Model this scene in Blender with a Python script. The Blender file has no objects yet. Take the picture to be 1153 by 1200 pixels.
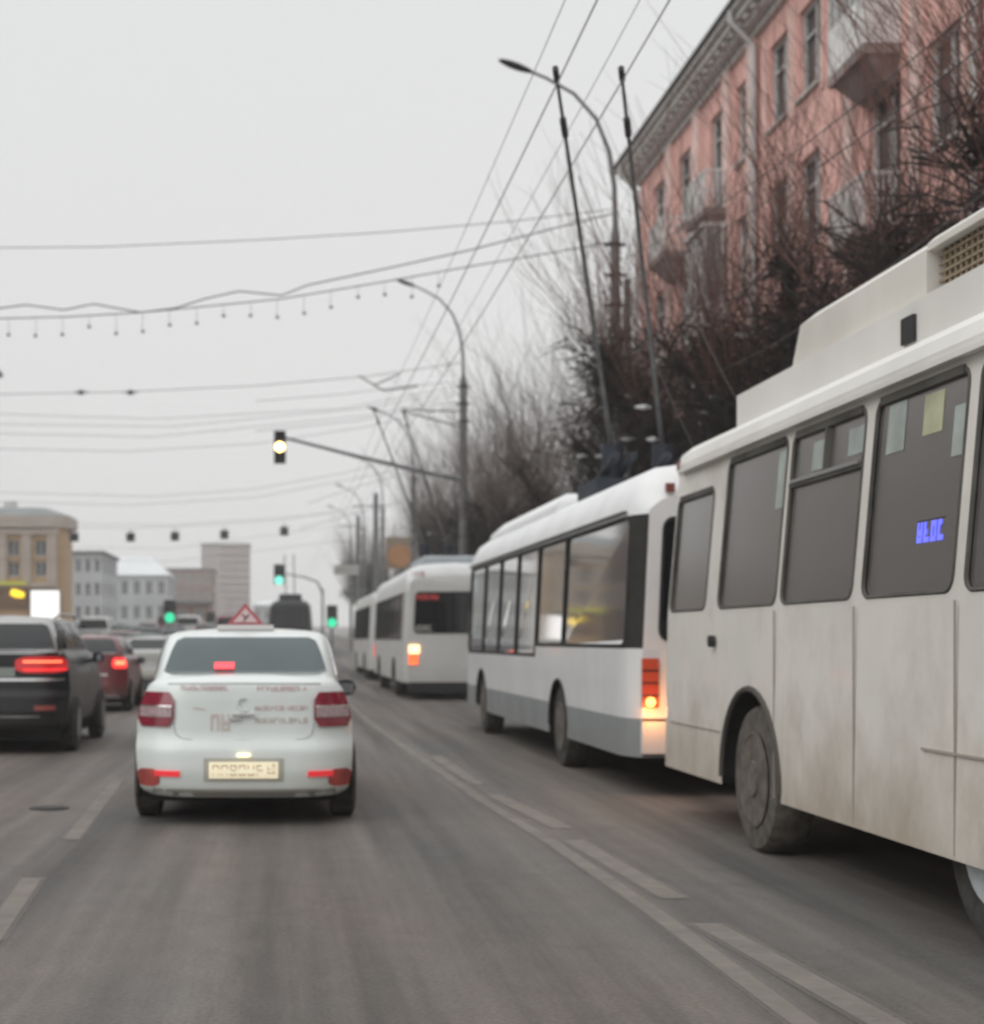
import bpy, math, random
from mathutils import Vector, Matrix
R = math.radians
# ------------------------------------------------------------------ camera, sky, sun, exposure
sc = bpy.context.scene
COL = sc.collection
HC, F, VX, VY = 1.45, 1850.0, 330.0, 750.0      # camera height, focal length and vanishing point (px of 1153x1200)
cam = bpy.data.cameras.new("camera"); camo = bpy.data.objects.new("camera", cam); COL.objects.link(camo)
camo.location = (0, 0, HC); camo.rotation_euler = (R(90), 0, 0)
cam.sensor_fit = 'HORIZONTAL'; cam.sensor_width = 36; cam.lens = 36*F/1153
cam.shift_x = (1153/2-VX)/1153; cam.shift_y = (VY-600)/1153
cam.clip_start = .1; cam.clip_end = 5000
cam.dof.use_dof = True; cam.dof.focus_distance = 4.6
cam.dof.aperture_fstop = (cam.lens/1000)/0.0165     # a phone that focused on the windscreen: everything beyond is a little soft
sc.camera = camo
w = bpy.data.worlds.new("World"); sc.world = w; w.use_nodes = True
nt = w.node_tree; nt.nodes.clear()
def N(nt, t, **k):
    n = nt.nodes.new(t)
    for a, b in k.items(): setattr(n, a, b)
    return n
sky = N(nt, 'ShaderNodeTexSky', sky_type='NISHITA', sun_disc=False, sun_elevation=R(35), sun_rotation=R(238))
hs = N(nt, 'ShaderNodeHueSaturation'); hs.inputs['Saturation'].default_value = .05
geo = N(nt, 'ShaderNodeTexCoord'); sep = N(nt, 'ShaderNodeSeparateXYZ')
ramp = N(nt, 'ShaderNodeValToRGB'); cr = ramp.color_ramp
cr.elements[0].position = 0; cr.elements[0].color = (7.95, 7.9, 7.85, 1)
cr.elements[1].position = .42; cr.elements[1].color = (8.1, 8.2, 8.2, 1)
e = cr.elements.new(1); e.color = (17, 17.2, 17.4, 1)
mx = N(nt, 'ShaderNodeMix', data_type='RGBA'); mx.inputs[0].default_value = .93
bg = N(nt, 'ShaderNodeBackground'); bg.inputs[1].default_value = .1
out = N(nt, 'ShaderNodeOutputWorld'); L = nt.links.new
L(sky.outputs[0], hs.inputs['Color']); L(hs.outputs[0], mx.inputs[6]); L(geo.outputs['Generated'], sep.inputs[0])
L(sep.outputs[2], ramp.inputs[0]); L(ramp.outputs[0], mx.inputs[7]); L(mx.outputs[2], bg.inputs[0]); L(bg.outputs[0], out.inputs[0])
sun = bpy.data.lights.new("sun", 'SUN'); sun.energy = .95; sun.angle = R(50); sun.color = (1, .97, .93)
so = bpy.data.objects.new("sun", sun); COL.objects.link(so); so.rotation_euler = (R(55), 0, R(-58))
sc.view_settings.view_transform = 'Standard'; sc.view_settings.look = 'None'
sc.view_settings.exposure = 0; sc.view_settings.gamma = 1
sc.render.engine = 'CYCLES'
sc.cycles.use_denoising = True
sc.cycles.max_bounces = 6; sc.cycles.volume_bounces = 1; sc.cycles.transparent_max_bounces = 12
sc.cycles.volume_step_rate = 10; sc.cycles.sample_clamp_indirect = 4

# ------------------------------------------------------------------ helpers
def PT(px, py, Y):                 # a point of the photograph pushed out to its distance Y
    return Vector(((px-VX)*Y/F, Y, HC-(py-VY)*Y/F))
def gz(Y): return 0.018*max(0, min(Y, 130)-52)+.010*max(0, Y-130)        # the street climbs gently in the distance
def lerp(a, b, t): return a+(b-a)*t
def interp(tab, x):
    if x <= tab[0][0]: return tab[0][1]
    for (a, b), (c, d) in zip(tab, tab[1:]):
        if x <= c: return b+(d-b)*(x-a)/(c-a) if c > a else d
    return tab[-1][1]
class MB:
    def __init__(s): s.v = []; s.f = []; s.m = []; s.cur = 0
    def add(s, vs, fs):
        o = len(s.v); s.v.extend([tuple(p) for p in vs]); s.f.extend([tuple(i+o for i in f) for f in fs]); s.m.extend([s.cur]*len(fs)); return s
    def box(s, x0, x1, y0, y1, z0, z1):
        vs = [(x, y, z) for z in (z0, z1) for y in (y0, y1) for x in (x0, x1)]
        return s.add(vs, [(0,2,3,1),(4,5,7,6),(0,1,5,4),(2,6,7,3),(0,4,6,2),(1,3,7,5)])
    def obox(s, a, b, wd, ht, up=(0,0,1)):     # a bar from a to b
        a, b = Vector(a), Vector(b); d = (b-a).normalized(); u = Vector(up)
        if abs(d.dot(u)) > .95: u = Vector((0,1,0))
        sd = d.cross(u).normalized(); u = sd.cross(d)
        vs = [p+sd*i*wd/2+u*j*ht/2 for p in (a, b) for j in (-1, 1) for i in (-1, 1)]
        return s.add(vs, [(0,1,3,2),(4,6,7,5),(0,4,5,1),(2,3,7,6),(0,2,6,4),(1,5,7,3)])
    def tube(s, pts, r, n=8, cap=True):
        pts = [Vector(p) for p in pts]; k = len(pts)
        rs = r if isinstance(r, (list, tuple)) else [r]*k
        vs = []; u = None
        for i, p in enumerate(pts):
            d = (pts[min(i+1, k-1)]-pts[max(i-1, 0)])
            d = d.normalized() if d.length > 1e-9 else Vector((0,0,1))
            if u is None:
                u = Vector((0,0,1)) if abs(d.z) < .9 else Vector((1,0,0))
            sd = d.cross(u).normalized(); u = sd.cross(d)
            for j in range(n):
                a = 2*math.pi*j/n; vs.append(p+(sd*math.cos(a)+u*math.sin(a))*rs[i])
        fs = [(i*n+j, i*n+(j+1) % n, (i+1)*n+(j+1) % n, (i+1)*n+j) for i in range(k-1) for j in range(n)]
        if cap and n > 2: fs += [tuple(range(n))[::-1], tuple((k-1)*n+j for j in range(n))]
        return s.add(vs, fs)
    def disc(s, c, ax, r, th, n=20, r2=None):    # cylinder centred at c along axis ax
        c, ax = Vector(c), Vector(ax).normalized()
        return s.tube([c-ax*th/2, c+ax*th/2], [r, r2 or r], n)
    def ring(s, c, prof, n=28):     # lathe round the local x axis: prof = [(x, radius)]
        vs = [(c[0]+x, c[1]+r*math.cos(2*math.pi*j/n), c[2]+r*math.sin(2*math.pi*j/n)) for x, r in prof for j in range(n)]
        fs = [(i*n+j, i*n+(j+1) % n, (i+1)*n+(j+1) % n, (i+1)*n+j) for i in range(len(prof)-1) for j in range(n)]
        fs += [tuple(range(n))[::-1], tuple((len(prof)-1)*n+j for j in range(n))]
        return s.add(vs, fs)
    def grid(s, fn, nu, nv, closed=False):
        vs = [fn(i/nu, j/nv) for i in range(nu+1) for j in range(nv+1)]
        return s.add(vs, [(i*(nv+1)+j, (i+1)*(nv+1)+j, (i+1)*(nv+1)+j+1, i*(nv+1)+j+1) for i in range(nu) for j in range(nv)])
    def slab(s, fn, nu, nv, off):   # a patch with thickness: fn(u,v) and the same moved by off
        off = Vector(off); n = nv+1
        A = [Vector(fn(i/nu, j/nv)) for i in range(nu+1) for j in range(nv+1)]
        vs = A+[p+off for p in A]; K = len(A)
        q = [(i*n+j, (i+1)*n+j, (i+1)*n+j+1, i*n+j+1) for i in range(nu) for j in range(nv)]
        fs = q+[tuple(K+a for a in f[::-1]) for f in q]
        per = [i*n for i in range(nu+1)]+[nu*n+j for j in range(1, n)]+[i*n+nv for i in range(nu-1, -1, -1)]+[j for j in range(nv-1, 0, -1)]
        for a, b in zip(per, per[1:]+per[:1]): fs.append((a, b, K+b, K+a))
        return s.add(vs, fs)
    def build(s, name, mats, parent=None, smooth=False, merge=False, loc=None):
        me = bpy.data.meshes.new(name); me.from_pydata(s.v, [], s.f)
        if not isinstance(mats, (list, tuple)): mats = [mats]
        for m in mats: me.materials.append(m)
        if len(mats) > 1: me.polygons.foreach_set('material_index', s.m)
        if merge:
            import bmesh
            bm = bmesh.new(); bm.from_mesh(me); bmesh.ops.remove_doubles(bm, verts=bm.verts, dist=.0008)
            bmesh.ops.recalc_face_normals(bm, faces=bm.faces); bm.to_mesh(me); bm.free()
        if smooth:
            me.shade_smooth()
            me.set_sharp_from_angle(angle=R(38 if smooth is True else smooth))
        me.update()
        o = bpy.data.objects.new(name, me); COL.objects.link(o)
        if parent: o.parent = parent
        if loc: o.location = loc
        return o
def tag(o, label, cat, group=None, kind=None):
    if label: o['label'] = label
    if cat: o['category'] = cat
    if group: o['group'] = group
    if kind: o['kind'] = kind
    return o
def thing(name, label, cat, loc=(0,0,0), rz=0, group=None):
    o = bpy.data.objects.new(name, None); COL.objects.link(o); o.location = loc; o.rotation_euler = (0,0,rz)
    o.empty_display_size = .2
    return tag(o, label, cat, group)
def dup(root, loc, rz=0, label=None, scale=None):
    def cp(o, par):
        c = o.copy(); COL.objects.link(c)
        if par: c.parent = par
        for ch in kids.get(o, []): cp(ch, c)
        return c
    kids = {}
    for o in COL.objects:
        if o.parent: kids.setdefault(o.parent, []).append(o)
    r = cp(root, None); r.location = loc; r.rotation_euler = (0,0,rz)
    if label: r['label'] = label
    if scale: r.scale = scale
    return r

# ------------------------------------------------------------------ materials
MAT = {}
def mat(name, col, rough=.6, metal=0, noise=None, emit=None, es=1, dirt=None, bump=0, spec=.5, coat=0, stretch=None):
    if name in MAT: return MAT[name]
    m = bpy.data.materials.new(name); m.use_nodes = True; MAT[name] = m
    t = m.node_tree; b = t.nodes['Principled BSDF']; l = t.links.new
    b.inputs['Roughness'].default_value = rough; b.inputs['Metallic'].default_value = metal
    b.inputs['Specular IOR Level'].default_value = spec; b.inputs['Coat Weight'].default_value = coat
    b.inputs['Base Color'].default_value = (*col, 1)
    if emit: b.inputs['Emission Color'].default_value = (*emit, 1); b.inputs['Emission Strength'].default_value = es
    if noise or dirt or bump:
        tc = N(t, 'ShaderNodeTexCoord'); mp = N(t, 'ShaderNodeMapping'); l(tc.outputs['Object'], mp.inputs[0])
        if stretch: mp.inputs['Scale'].default_value = stretch
        cur = None
        rgb = N(t, 'ShaderNodeRGB'); rgb.outputs[0].default_value = (*col, 1); cur = rgb.outputs[0]
        if noise:
            sca, amt = noise
            n = N(t, 'ShaderNodeTexNoise'); n.inputs['Scale'].default_value = sca; n.inputs['Detail'].default_value = 6; l(mp.outputs[0], n.inputs[0])
            mr = N(t, 'ShaderNodeMapRange'); mr.inputs['From Min'].default_value = .3; mr.inputs['From Max'].default_value = .7
            mr.inputs['To Min'].default_value = 1-amt; mr.inputs['To Max'].default_value = 1+amt; l(n.outputs[0], mr.inputs[0])
            mu = N(t, 'ShaderNodeMix', data_type='RGBA', blend_type='MULTIPLY'); mu.inputs[0].default_value = 1
            l(cur, mu.inputs[6]); l(mr.outputs[0], mu.inputs[7]); cur = mu.outputs[2]
        if dirt:      # (colour, splash height, amount): road dirt thrown up, ragged with noise
            dc, dh, da = dirt
            n2 = N(t, 'ShaderNodeTexNoise'); n2.inputs['Scale'].default_value = 1.6; n2.inputs['Detail'].default_value = 8; n2.inputs['Roughness'].default_value = .65
            mp2 = N(t, 'ShaderNodeMapping'); mp2.inputs['Scale'].default_value = (1.2, 1.0, .8); l(tc.outputs['Object'], mp2.inputs[0]); l(mp2.outputs[0], n2.inputs[0])
            sx = N(t, 'ShaderNodeSeparateXYZ'); l(tc.outputs['Object'], sx.inputs[0])
            m1 = N(t, 'ShaderNodeMapRange'); m1.inputs['From Min'].default_value = dh; m1.inputs['From Max'].default_value = .2
            m1.inputs['To Min'].default_value = -.12; m1.inputs['To Max'].default_value = .34; l(sx.outputs[2], m1.inputs[0])
            ad = N(t, 'ShaderNodeMath', operation='ADD'); l(m1.outputs[0], ad.inputs[0]); l(n2.outputs[0], ad.inputs[1])
            m2 = N(t, 'ShaderNodeMapRange'); m2.inputs['From Min'].default_value = .38; m2.inputs['From Max'].default_value = .85
            m2.inputs['To Max'].default_value = da; l(ad.outputs[0], m2.inputs[0])
            dm = N(t, 'ShaderNodeMix', data_type='RGBA'); l(m2.outputs[0], dm.inputs[0]); l(cur, dm.inputs[6]); dm.inputs[7].default_value = (*dc, 1); cur = dm.outputs[2]
            rr = N(t, 'ShaderNodeMapRange'); rr.inputs['To Min'].default_value = rough; rr.inputs['To Max'].default_value = .8; l(m2.outputs[0], rr.inputs[0]); l(rr.outputs[0], b.inputs['Roughness'])
        l(cur, b.inputs['Base Color'])
        if bump:
            nb = N(t, 'ShaderNodeTexNoise'); nb.inputs['Scale'].default_value = 40; nb.inputs['Detail'].default_value = 4; l(tc.outputs['Object'], nb.inputs[0])
            bp = N(t, 'ShaderNodeBump'); bp.inputs['Strength'].default_value = bump; bp.inputs['Distance'].default_value = .02; l(nb.outputs[0], bp.inputs['Height']); l(bp.outputs[0], b.inputs['Normal'])
    return m
def glass(name, tint, haze_col, dust, clear, rough=.05):
    """window glass: a film of dust, some see-through, the rest dark; Fresnel gloss over it all"""
    if name in MAT: return MAT[name]
    m = bpy.data.materials.new(name); m.use_nodes = True; MAT[name] = m; amp = .24 if rough > .15 else .12
    t = m.node_tree; t.nodes.clear(); l = t.links.new
    o = N(t, 'ShaderNodeOutputMaterial'); d = N(t, 'ShaderNodeBsdfDiffuse'); tr = N(t, 'ShaderNodeBsdfTransparent'); g = N(t, 'ShaderNodeBsdfGlossy')
    tc = N(t, 'ShaderNodeTexCoord'); n = N(t, 'ShaderNodeTexNoise'); n.inputs['Scale'].default_value = 1.3; n.inputs['Detail'].default_value = 7; l(tc.outputs['Object'], n.inputs[0])
    mr = N(t, 'ShaderNodeMapRange'); mr.inputs['To Min'].default_value = max(0, dust-amp*1.6); mr.inputs['To Max'].default_value = min(1, dust+amp); l(n.outputs[0], mr.inputs[0])
    d.inputs[0].default_value = (*haze_col, 1); tr.inputs[0].default_value = tuple(c*clear for c in tint)+(1,)
    g.inputs['Roughness'].default_value = rough
    m1 = N(t, 'ShaderNodeMixShader'); 
    if rough > .15:      # wiped and spattered film
        mps = N(t, 'ShaderNodeMapping'); mps.inputs['Scale'].default_value = (1, 1, .45); l(tc.outputs['Object'], mps.inputs[0])
        n3 = N(t, 'ShaderNodeTexNoise'); n3.inputs['Scale'].default_value = 2.4; n3.inputs['Detail'].default_value = 9; n3.inputs['Roughness'].default_value = .62; l(mps.outputs[0], n3.inputs[0])
        cr3 = N(t, 'ShaderNodeValToRGB'); cr3.color_ramp.elements[0].position = .34; cr3.color_ramp.elements[1].position = .68
        cr3.color_ramp.elements[0].color = tuple(c*.55 for c in haze_col)+(1,); cr3.color_ramp.elements[1].color = tuple(c*1.7 for c in haze_col)+(1,); l(n3.outputs[0], cr3.inputs[0]); l(cr3.outputs[0], d.inputs[0])
    l(mr.outputs[0], m1.inputs[0]); l(tr.outputs[0], m1.inputs[1]); l(d.outputs[0], m1.inputs[2])
    fr = N(t, 'ShaderNodeFresnel'); fr.inputs[0].default_value = 1.36 if rough > .15 else 1.30 if name == 'clean_bus_glass' else 1.5
    m2 = N(t, 'ShaderNodeMixShader'); l(fr.outputs[0], m2.inputs[0]); l(m1.outputs[0], m2.inputs[1]); l(g.outputs[0], m2.inputs[2]); l(m2.outputs[0], o.inputs[0])
    return m
def emis(name, col, st):
    return mat(name, tuple(min(1, c*.6) for c in col), .4, emit=col, es=st)
DIRT = (.30, .25, .20)
M_rubber = mat('rubber', (.022, .021, .02), .8, noise=(9, .3))
M_tyre = mat('dirty_tyre', (.05, .046, .042), .9, noise=(14, .45), bump=.3)
M_tyre_dust = mat('dusty_tyre', (.10, .088, .076), .95, noise=(12, .4), bump=.4)
M_black = mat('black_plastic', (.018, .018, .019), .55, noise=(6, .2))
M_under = mat('underbody', (.012, .012, .012), .9)
M_dust_glass = glass('dusty_bus_glass', (.9, .92, .9), (.092, .099, .086), .80, .6, .2)
M_bus_glass = glass('clean_bus_glass', (.7, .75, .75), (.028, .025, .024), .80, .05, .05)
M_car_glass = glass('tinted_car_glass', (.5, .6, .6), (.15, .205, .21), .5, .45, .09)
M_dark_glass = glass('dark_car_glass', (.3, .3, .32), (.02, .022, .024), .7, .2, .05)
M_chrome = mat('chrome', (.75, .75, .75), .18, 1)
M_steel = mat('grey_steel', (.16, .165, .17), .55, .4, noise=(5, .25))
M_pole = mat('pole_concrete_grey', (.15, .15, .15), .75, noise=(3, .25))
M_wire = mat('wire_dark', (.05, .05, .052), .6)
M_wire_lt = mat('wire_grey', (.16, .16, .165), .6)
M_red_off = mat('unlit_red_lens', (.22, .012, .03), .18, coat=.5, noise=(30, .25))
M_red_on = emis('lit_red_lens', (1, .04, .04), 1.5)
M_red_hot = emis('lit_red_core', (1, .22, .10), 2.6)
M_white_lens = mat('clear_lens', (.36, .26, .27), .2, coat=.5, noise=(40, .3))
M_plate = mat('lit_plate', (.8, .76, .6), .5, emit=(1, .84, .52), es=.42)
M_glyph = mat('plate_glyph', (.42, .33, .24), .6, emit=(.6, .42, .25), es=.15)

# ------------------------------------------------------------------ ground
def asphalt():
    m = bpy.data.materials.new('asphalt'); m.use_nodes = True
    t = m.node_tree; b = t.nodes['Principled BSDF']; l = t.links.new
    tc = N(t, 'ShaderNodeTexCoord')
    def noise(sc_, scale, det=6, ro=.5):
        mp = N(t, 'ShaderNodeMapping'); mp.inputs['Scale'].default_value = sc_; l(tc.outputs['Object'], mp.inputs[0])
        n = N(t, 'ShaderNodeTexNoise'); n.inputs['Scale'].default_value = scale; n.inputs['Detail'].default_value = det; n.inputs['Roughness'].default_value = ro
        l(mp.outputs[0], n.inputs[0]); return n.outputs[0]
    streak = noise((1, .03, 1), 2.0, 6, .6); patch = noise((.6, .25, 1), .7, 5); fine = noise((1, 1, 1), 42, 4, .7); mid = noise((1, .5, 1), 5, 6, .7)
    def rmp(src, a, b_, c0, c1):
        r = N(t, 'ShaderNodeValToRGB'); r.color_ramp.elements[0].position = a; r.color_ramp.elements[1].position = b_
        r.color_ramp.elements[0].color = (*c0, 1); r.color_ramp.elements[1].color = (*c1, 1); l(src, r.inputs[0]); return r.outputs[0]
    base = rmp(streak, .36, .64, (.076, .069, .063), (.168, .150, .136))
    tint = rmp(patch, .38, .62, (.86, .9, .93), (1.08, 1.02, .98))
    def mul(a, c, f=1):
        x = N(t, 'ShaderNodeMix', data_type='RGBA', blend_type='MULTIPLY'); x.inputs[0].default_value = f; l(a, x.inputs[6]); l(c, x.inputs[7]); return x.outputs[2]
    c = mul(base, tint); c = mul(c, rmp(mid, .3, .7, (.88, .88, .88), (1.1, 1.1, 1.1))); c = mul(c, rmp(fine, .3, .7, (.74, .74, .74), (1.25, 1.25, 1.25)))
    vo = N(t, 'ShaderNodeTexVoronoi', feature='DISTANCE_TO_EDGE'); vo.inputs['Scale'].default_value = .55; mpv = N(t, 'ShaderNodeMapping'); l(tc.outputs['Object'], mpv.inputs[0]); nv = N(t, 'ShaderNodeTexNoise'); nv.inputs['Scale'].default_value = 2.5; nv.inputs['Detail'].default_value = 6; l(tc.outputs['Object'], nv.inputs[0]); mv = N(t, 'ShaderNodeMix', data_type='RGBA'); mv.inputs[0].default_value = .35; l(mpv.outputs[0], mv.inputs[6]); l(nv.outputs['Color'], mv.inputs[7]); l(mv.outputs[2], vo.inputs[0])
    c = mul(c, rmp(vo.outputs[0], .0, .012, (.62, .6, .58), (1, 1, 1)), .28)
    l(c, b.inputs['Base Color'])
    rr = N(t, 'ShaderNodeMapRange'); rr.inputs['To Min'].default_value = .55; rr.inputs['To Max'].default_value = .9; l(patch, rr.inputs[0]); l(rr.outputs[0], b.inputs['Roughness'])
    b.inputs['Specular IOR Level'].default_value = .35
    bp = N(t, 'ShaderNodeBump'); bp.inputs['Strength'].default_value = .25; bp.inputs['Distance'].default_value = .01; l(fine, bp.inputs['Height']); l(bp.outputs[0], b.inputs['Normal'])
    return m
M_road = asphalt()
YS = [-30, 0, 10, 20, 30, 40, 55, 70, 90, 110, 140, 170, 210, 260, 330, 420, 560, 760, 1000]
def sheet(name, mat_, x0, x1, dz, ys=YS):
    mb = MB(); n = len(ys)
    mb.add([(x, y, gz(y)+dz) for y in ys for x in (x0, x1)], [(2*i, 2*i+1, 2*i+3, 2*i+2) for i in range(n-1)])
    o = mb.build(name, mat_); o['kind'] = 'structure'; return o
M_earth = mat('snowy_earth', (.20, .185, .17), .9, noise=(.6, .3))
sheet('ground', M_earth, -700, 700, -.02)
sheet('road', M_road, -19, 6.15, 0)
M_side = mat('sidewalk_asphalt', (.2, .19, .18), .85, noise=(1.5, .25))
def kerbed(name, x0, x1, kx):
    mb = MB(); n = len(YS)
    for i in range(n-1):
        a, b = YS[i], YS[i+1]
        mb.add([(x, y, gz(y)+z) for y in (a, b) for x in (x0, x1) for z in (-.02, .14)], [(1,3,7,5),(0,1,5,4),(2,6,7,3)])
    o = mb.build(name, M_side); o['kind'] = 'structure'
    mb = MB(); a, b = kx
    for i in range(n-1):
        p, q = YS[i], YS[i+1]
        mb.add([(x, y, gz(y)+z) for y in (p, q) for x in (a, b) for z in (-.01, .155)], [(1,3,7,5),(0,1,5,4),(2,6,7,3)])
    o = mb.build('kerb', mat('kerb_stone', (.33, .32, .3), .8, noise=(4, .3))); o['kind'] = 'structure'
kerbed('sidewalk', 6.3, 30, (6.15, 6.3)); kerbed('sidewalk', -40, -19.15, (-19.15, -19))
def paint_mat(name, c, cover):
    m = bpy.data.materials.new(name); m.use_nodes = True; t = m.node_tree; l = t.links.new
    b = t.nodes['Principled BSDF']; b.inputs['Roughness'].default_value = .75; b.inputs['Base Color'].default_value = (*c, 1)
    o = t.nodes['Material Output']; tr = N(t, 'ShaderNodeBsdfTransparent'); mxs = N(t, 'ShaderNodeMixShader')
    tc = N(t, 'ShaderNodeTexCoord'); n = N(t, 'ShaderNodeTexNoise'); n.inputs['Scale'].default_value = 2.2; n.inputs['Detail'].default_value = 10; n.inputs['Roughness'].default_value = .75
    l(tc.outputs['Object'], n.inputs[0]); mr = N(t, 'ShaderNodeMapRange'); mr.inputs['From Min'].default_value = .30; mr.inputs['From Max'].default_value = .62
    mr.inputs['To Min'].default_value = cover*.72; mr.inputs['To Max'].default_value = min(1, cover*1.12); l(n.outputs[0], mr.inputs[0])
    l(mr.outputs[0], mxs.inputs[0]); l(tr.outputs[0], mxs.inputs[1]); l(b.outputs[0], mxs.inputs[2]); l(mxs.outputs[0], o.inputs[0]); return m
M_paint = paint_mat('worn_road_paint', (.25, .222, .198), .7)
M_paint_edge = paint_mat('worn_paint_edge', (.25, .222, .198), .3)
M_paint2 = paint_mat('faint_road_paint', (.29, .258, .23), .6)
def stripe(pts, wd, m, label=None, dz=.005):
    mb = MB()
    for a, b, sl in ((-.62, -.42, 1), (-.42, .42, 0), (.42, .62, 1)):     # worn thinner along both edges
        mb.cur = sl; vs = []
        for (x, y) in pts: vs += [(x+a*wd, y, gz(y)+dz), (x+b*wd, y, gz(y)+dz)]
        mb.add(vs, [(2*i, 2*i+1, 2*i+3, 2*i+2) for i in range(len(pts)-1)])
    o = mb.build('lane_marking', [m, M_paint_edge]); o['kind'] = 'structure'; return o
def gpt(px, py): Y = HC*F/(py-VY); return ((px-VX)*Y/F, Y)
# long solid line left of the trolleybuses, with an older broken line beside it
sl = [gpt(1010, 1248), gpt(930, 1192), gpt(760, 1065), gpt(650, 990), gpt(560, 935), gpt(480, 880), gpt(430, 845)]
stripe([(sl[0][0]+.05, 2)]+sl+[(sl[-1][0], 40), (sl[-1][0], 54), (1.75, 90)], .125, M_paint)
for a, b in (((560, 920), (510, 887)), ((660, 972), (580, 933)), ((790, 1054), (672, 986)), ((1075, 1222), (828, 1084))):
    p, q = gpt(*a), gpt(*b); stripe([p, q], .17, M_paint2, dz=.006)
p, q = gpt(138, 915), gpt(83, 985); stripe([q, p], .14, M_paint)
p, q = gpt(38, 1030), gpt(-14, 1104); stripe([q, p], .14, M_paint)
for k in range(12):
    y = 19.6+k*6.4; x = -1.76-.004*(y-20); stripe([(x, y), (x, y+3.4)], .13, M_paint2)
for lx in (-5.3, -8.8, -12.3):
    for k in range(11): y = 12+k*8; stripe([(lx, y), (lx, y+3)], .13, M_paint2)
# tyre-polished bands, salt-pale and worn
mc = MB(); c = gpt(58, 948)
mc.disc((0, 0, .004), (0,0,1), .17, .012, 24); mc.disc((0,0,.012), (0,0,1), .13, .006, 20)
o = mc.build('manhole_cover', mat('cast_iron', (.035, .033, .03), .7, noise=(8, .4)), loc=(c[0], c[1], .002)); tag(o, 'small dark iron cover in the road left of the broken line', 'manhole cover')

# ------------------------------------------------------------------ buses
def rrect(y0, y1, z0, z1, r, k=4):
    pts = []
    for (cy, cz, a0) in ((y1-r, z1-r, 0), (y0+r, z1-r, 90), (y0+r, z0+r, 180), (y1-r, z0+r, 270)):
        pts.append([(cy+r*math.cos(R(a0+90*i/k)), cz+r*math.sin(R(a0+90*i/k))) for i in range(k+1)])
    return pts       # four corner arcs, counter-clockwise from top-front
def cell(mb, mp, y0, y1, z0, z1, win, r=.07):     # wall rectangle with a rounded window hole
    arcs = rrect(*win, r); cor = [(y1, z1), (y0, z1), (y0, z0), (y1, z0)]
    for a, c in zip(arcs, cor):
        vs = [mp(*c)]+[mp(*p) for p in a]; mb.add(vs, [(0, i, i+1) for i in range(1, len(a))])
    for i in range(4):
        j = (i+1) % 4; mb.add([mp(*arcs[i][-1]), mp(*arcs[j][0]), mp(*cor[j]), mp(*cor[i])], [(0, 1, 2, 3)])
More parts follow.
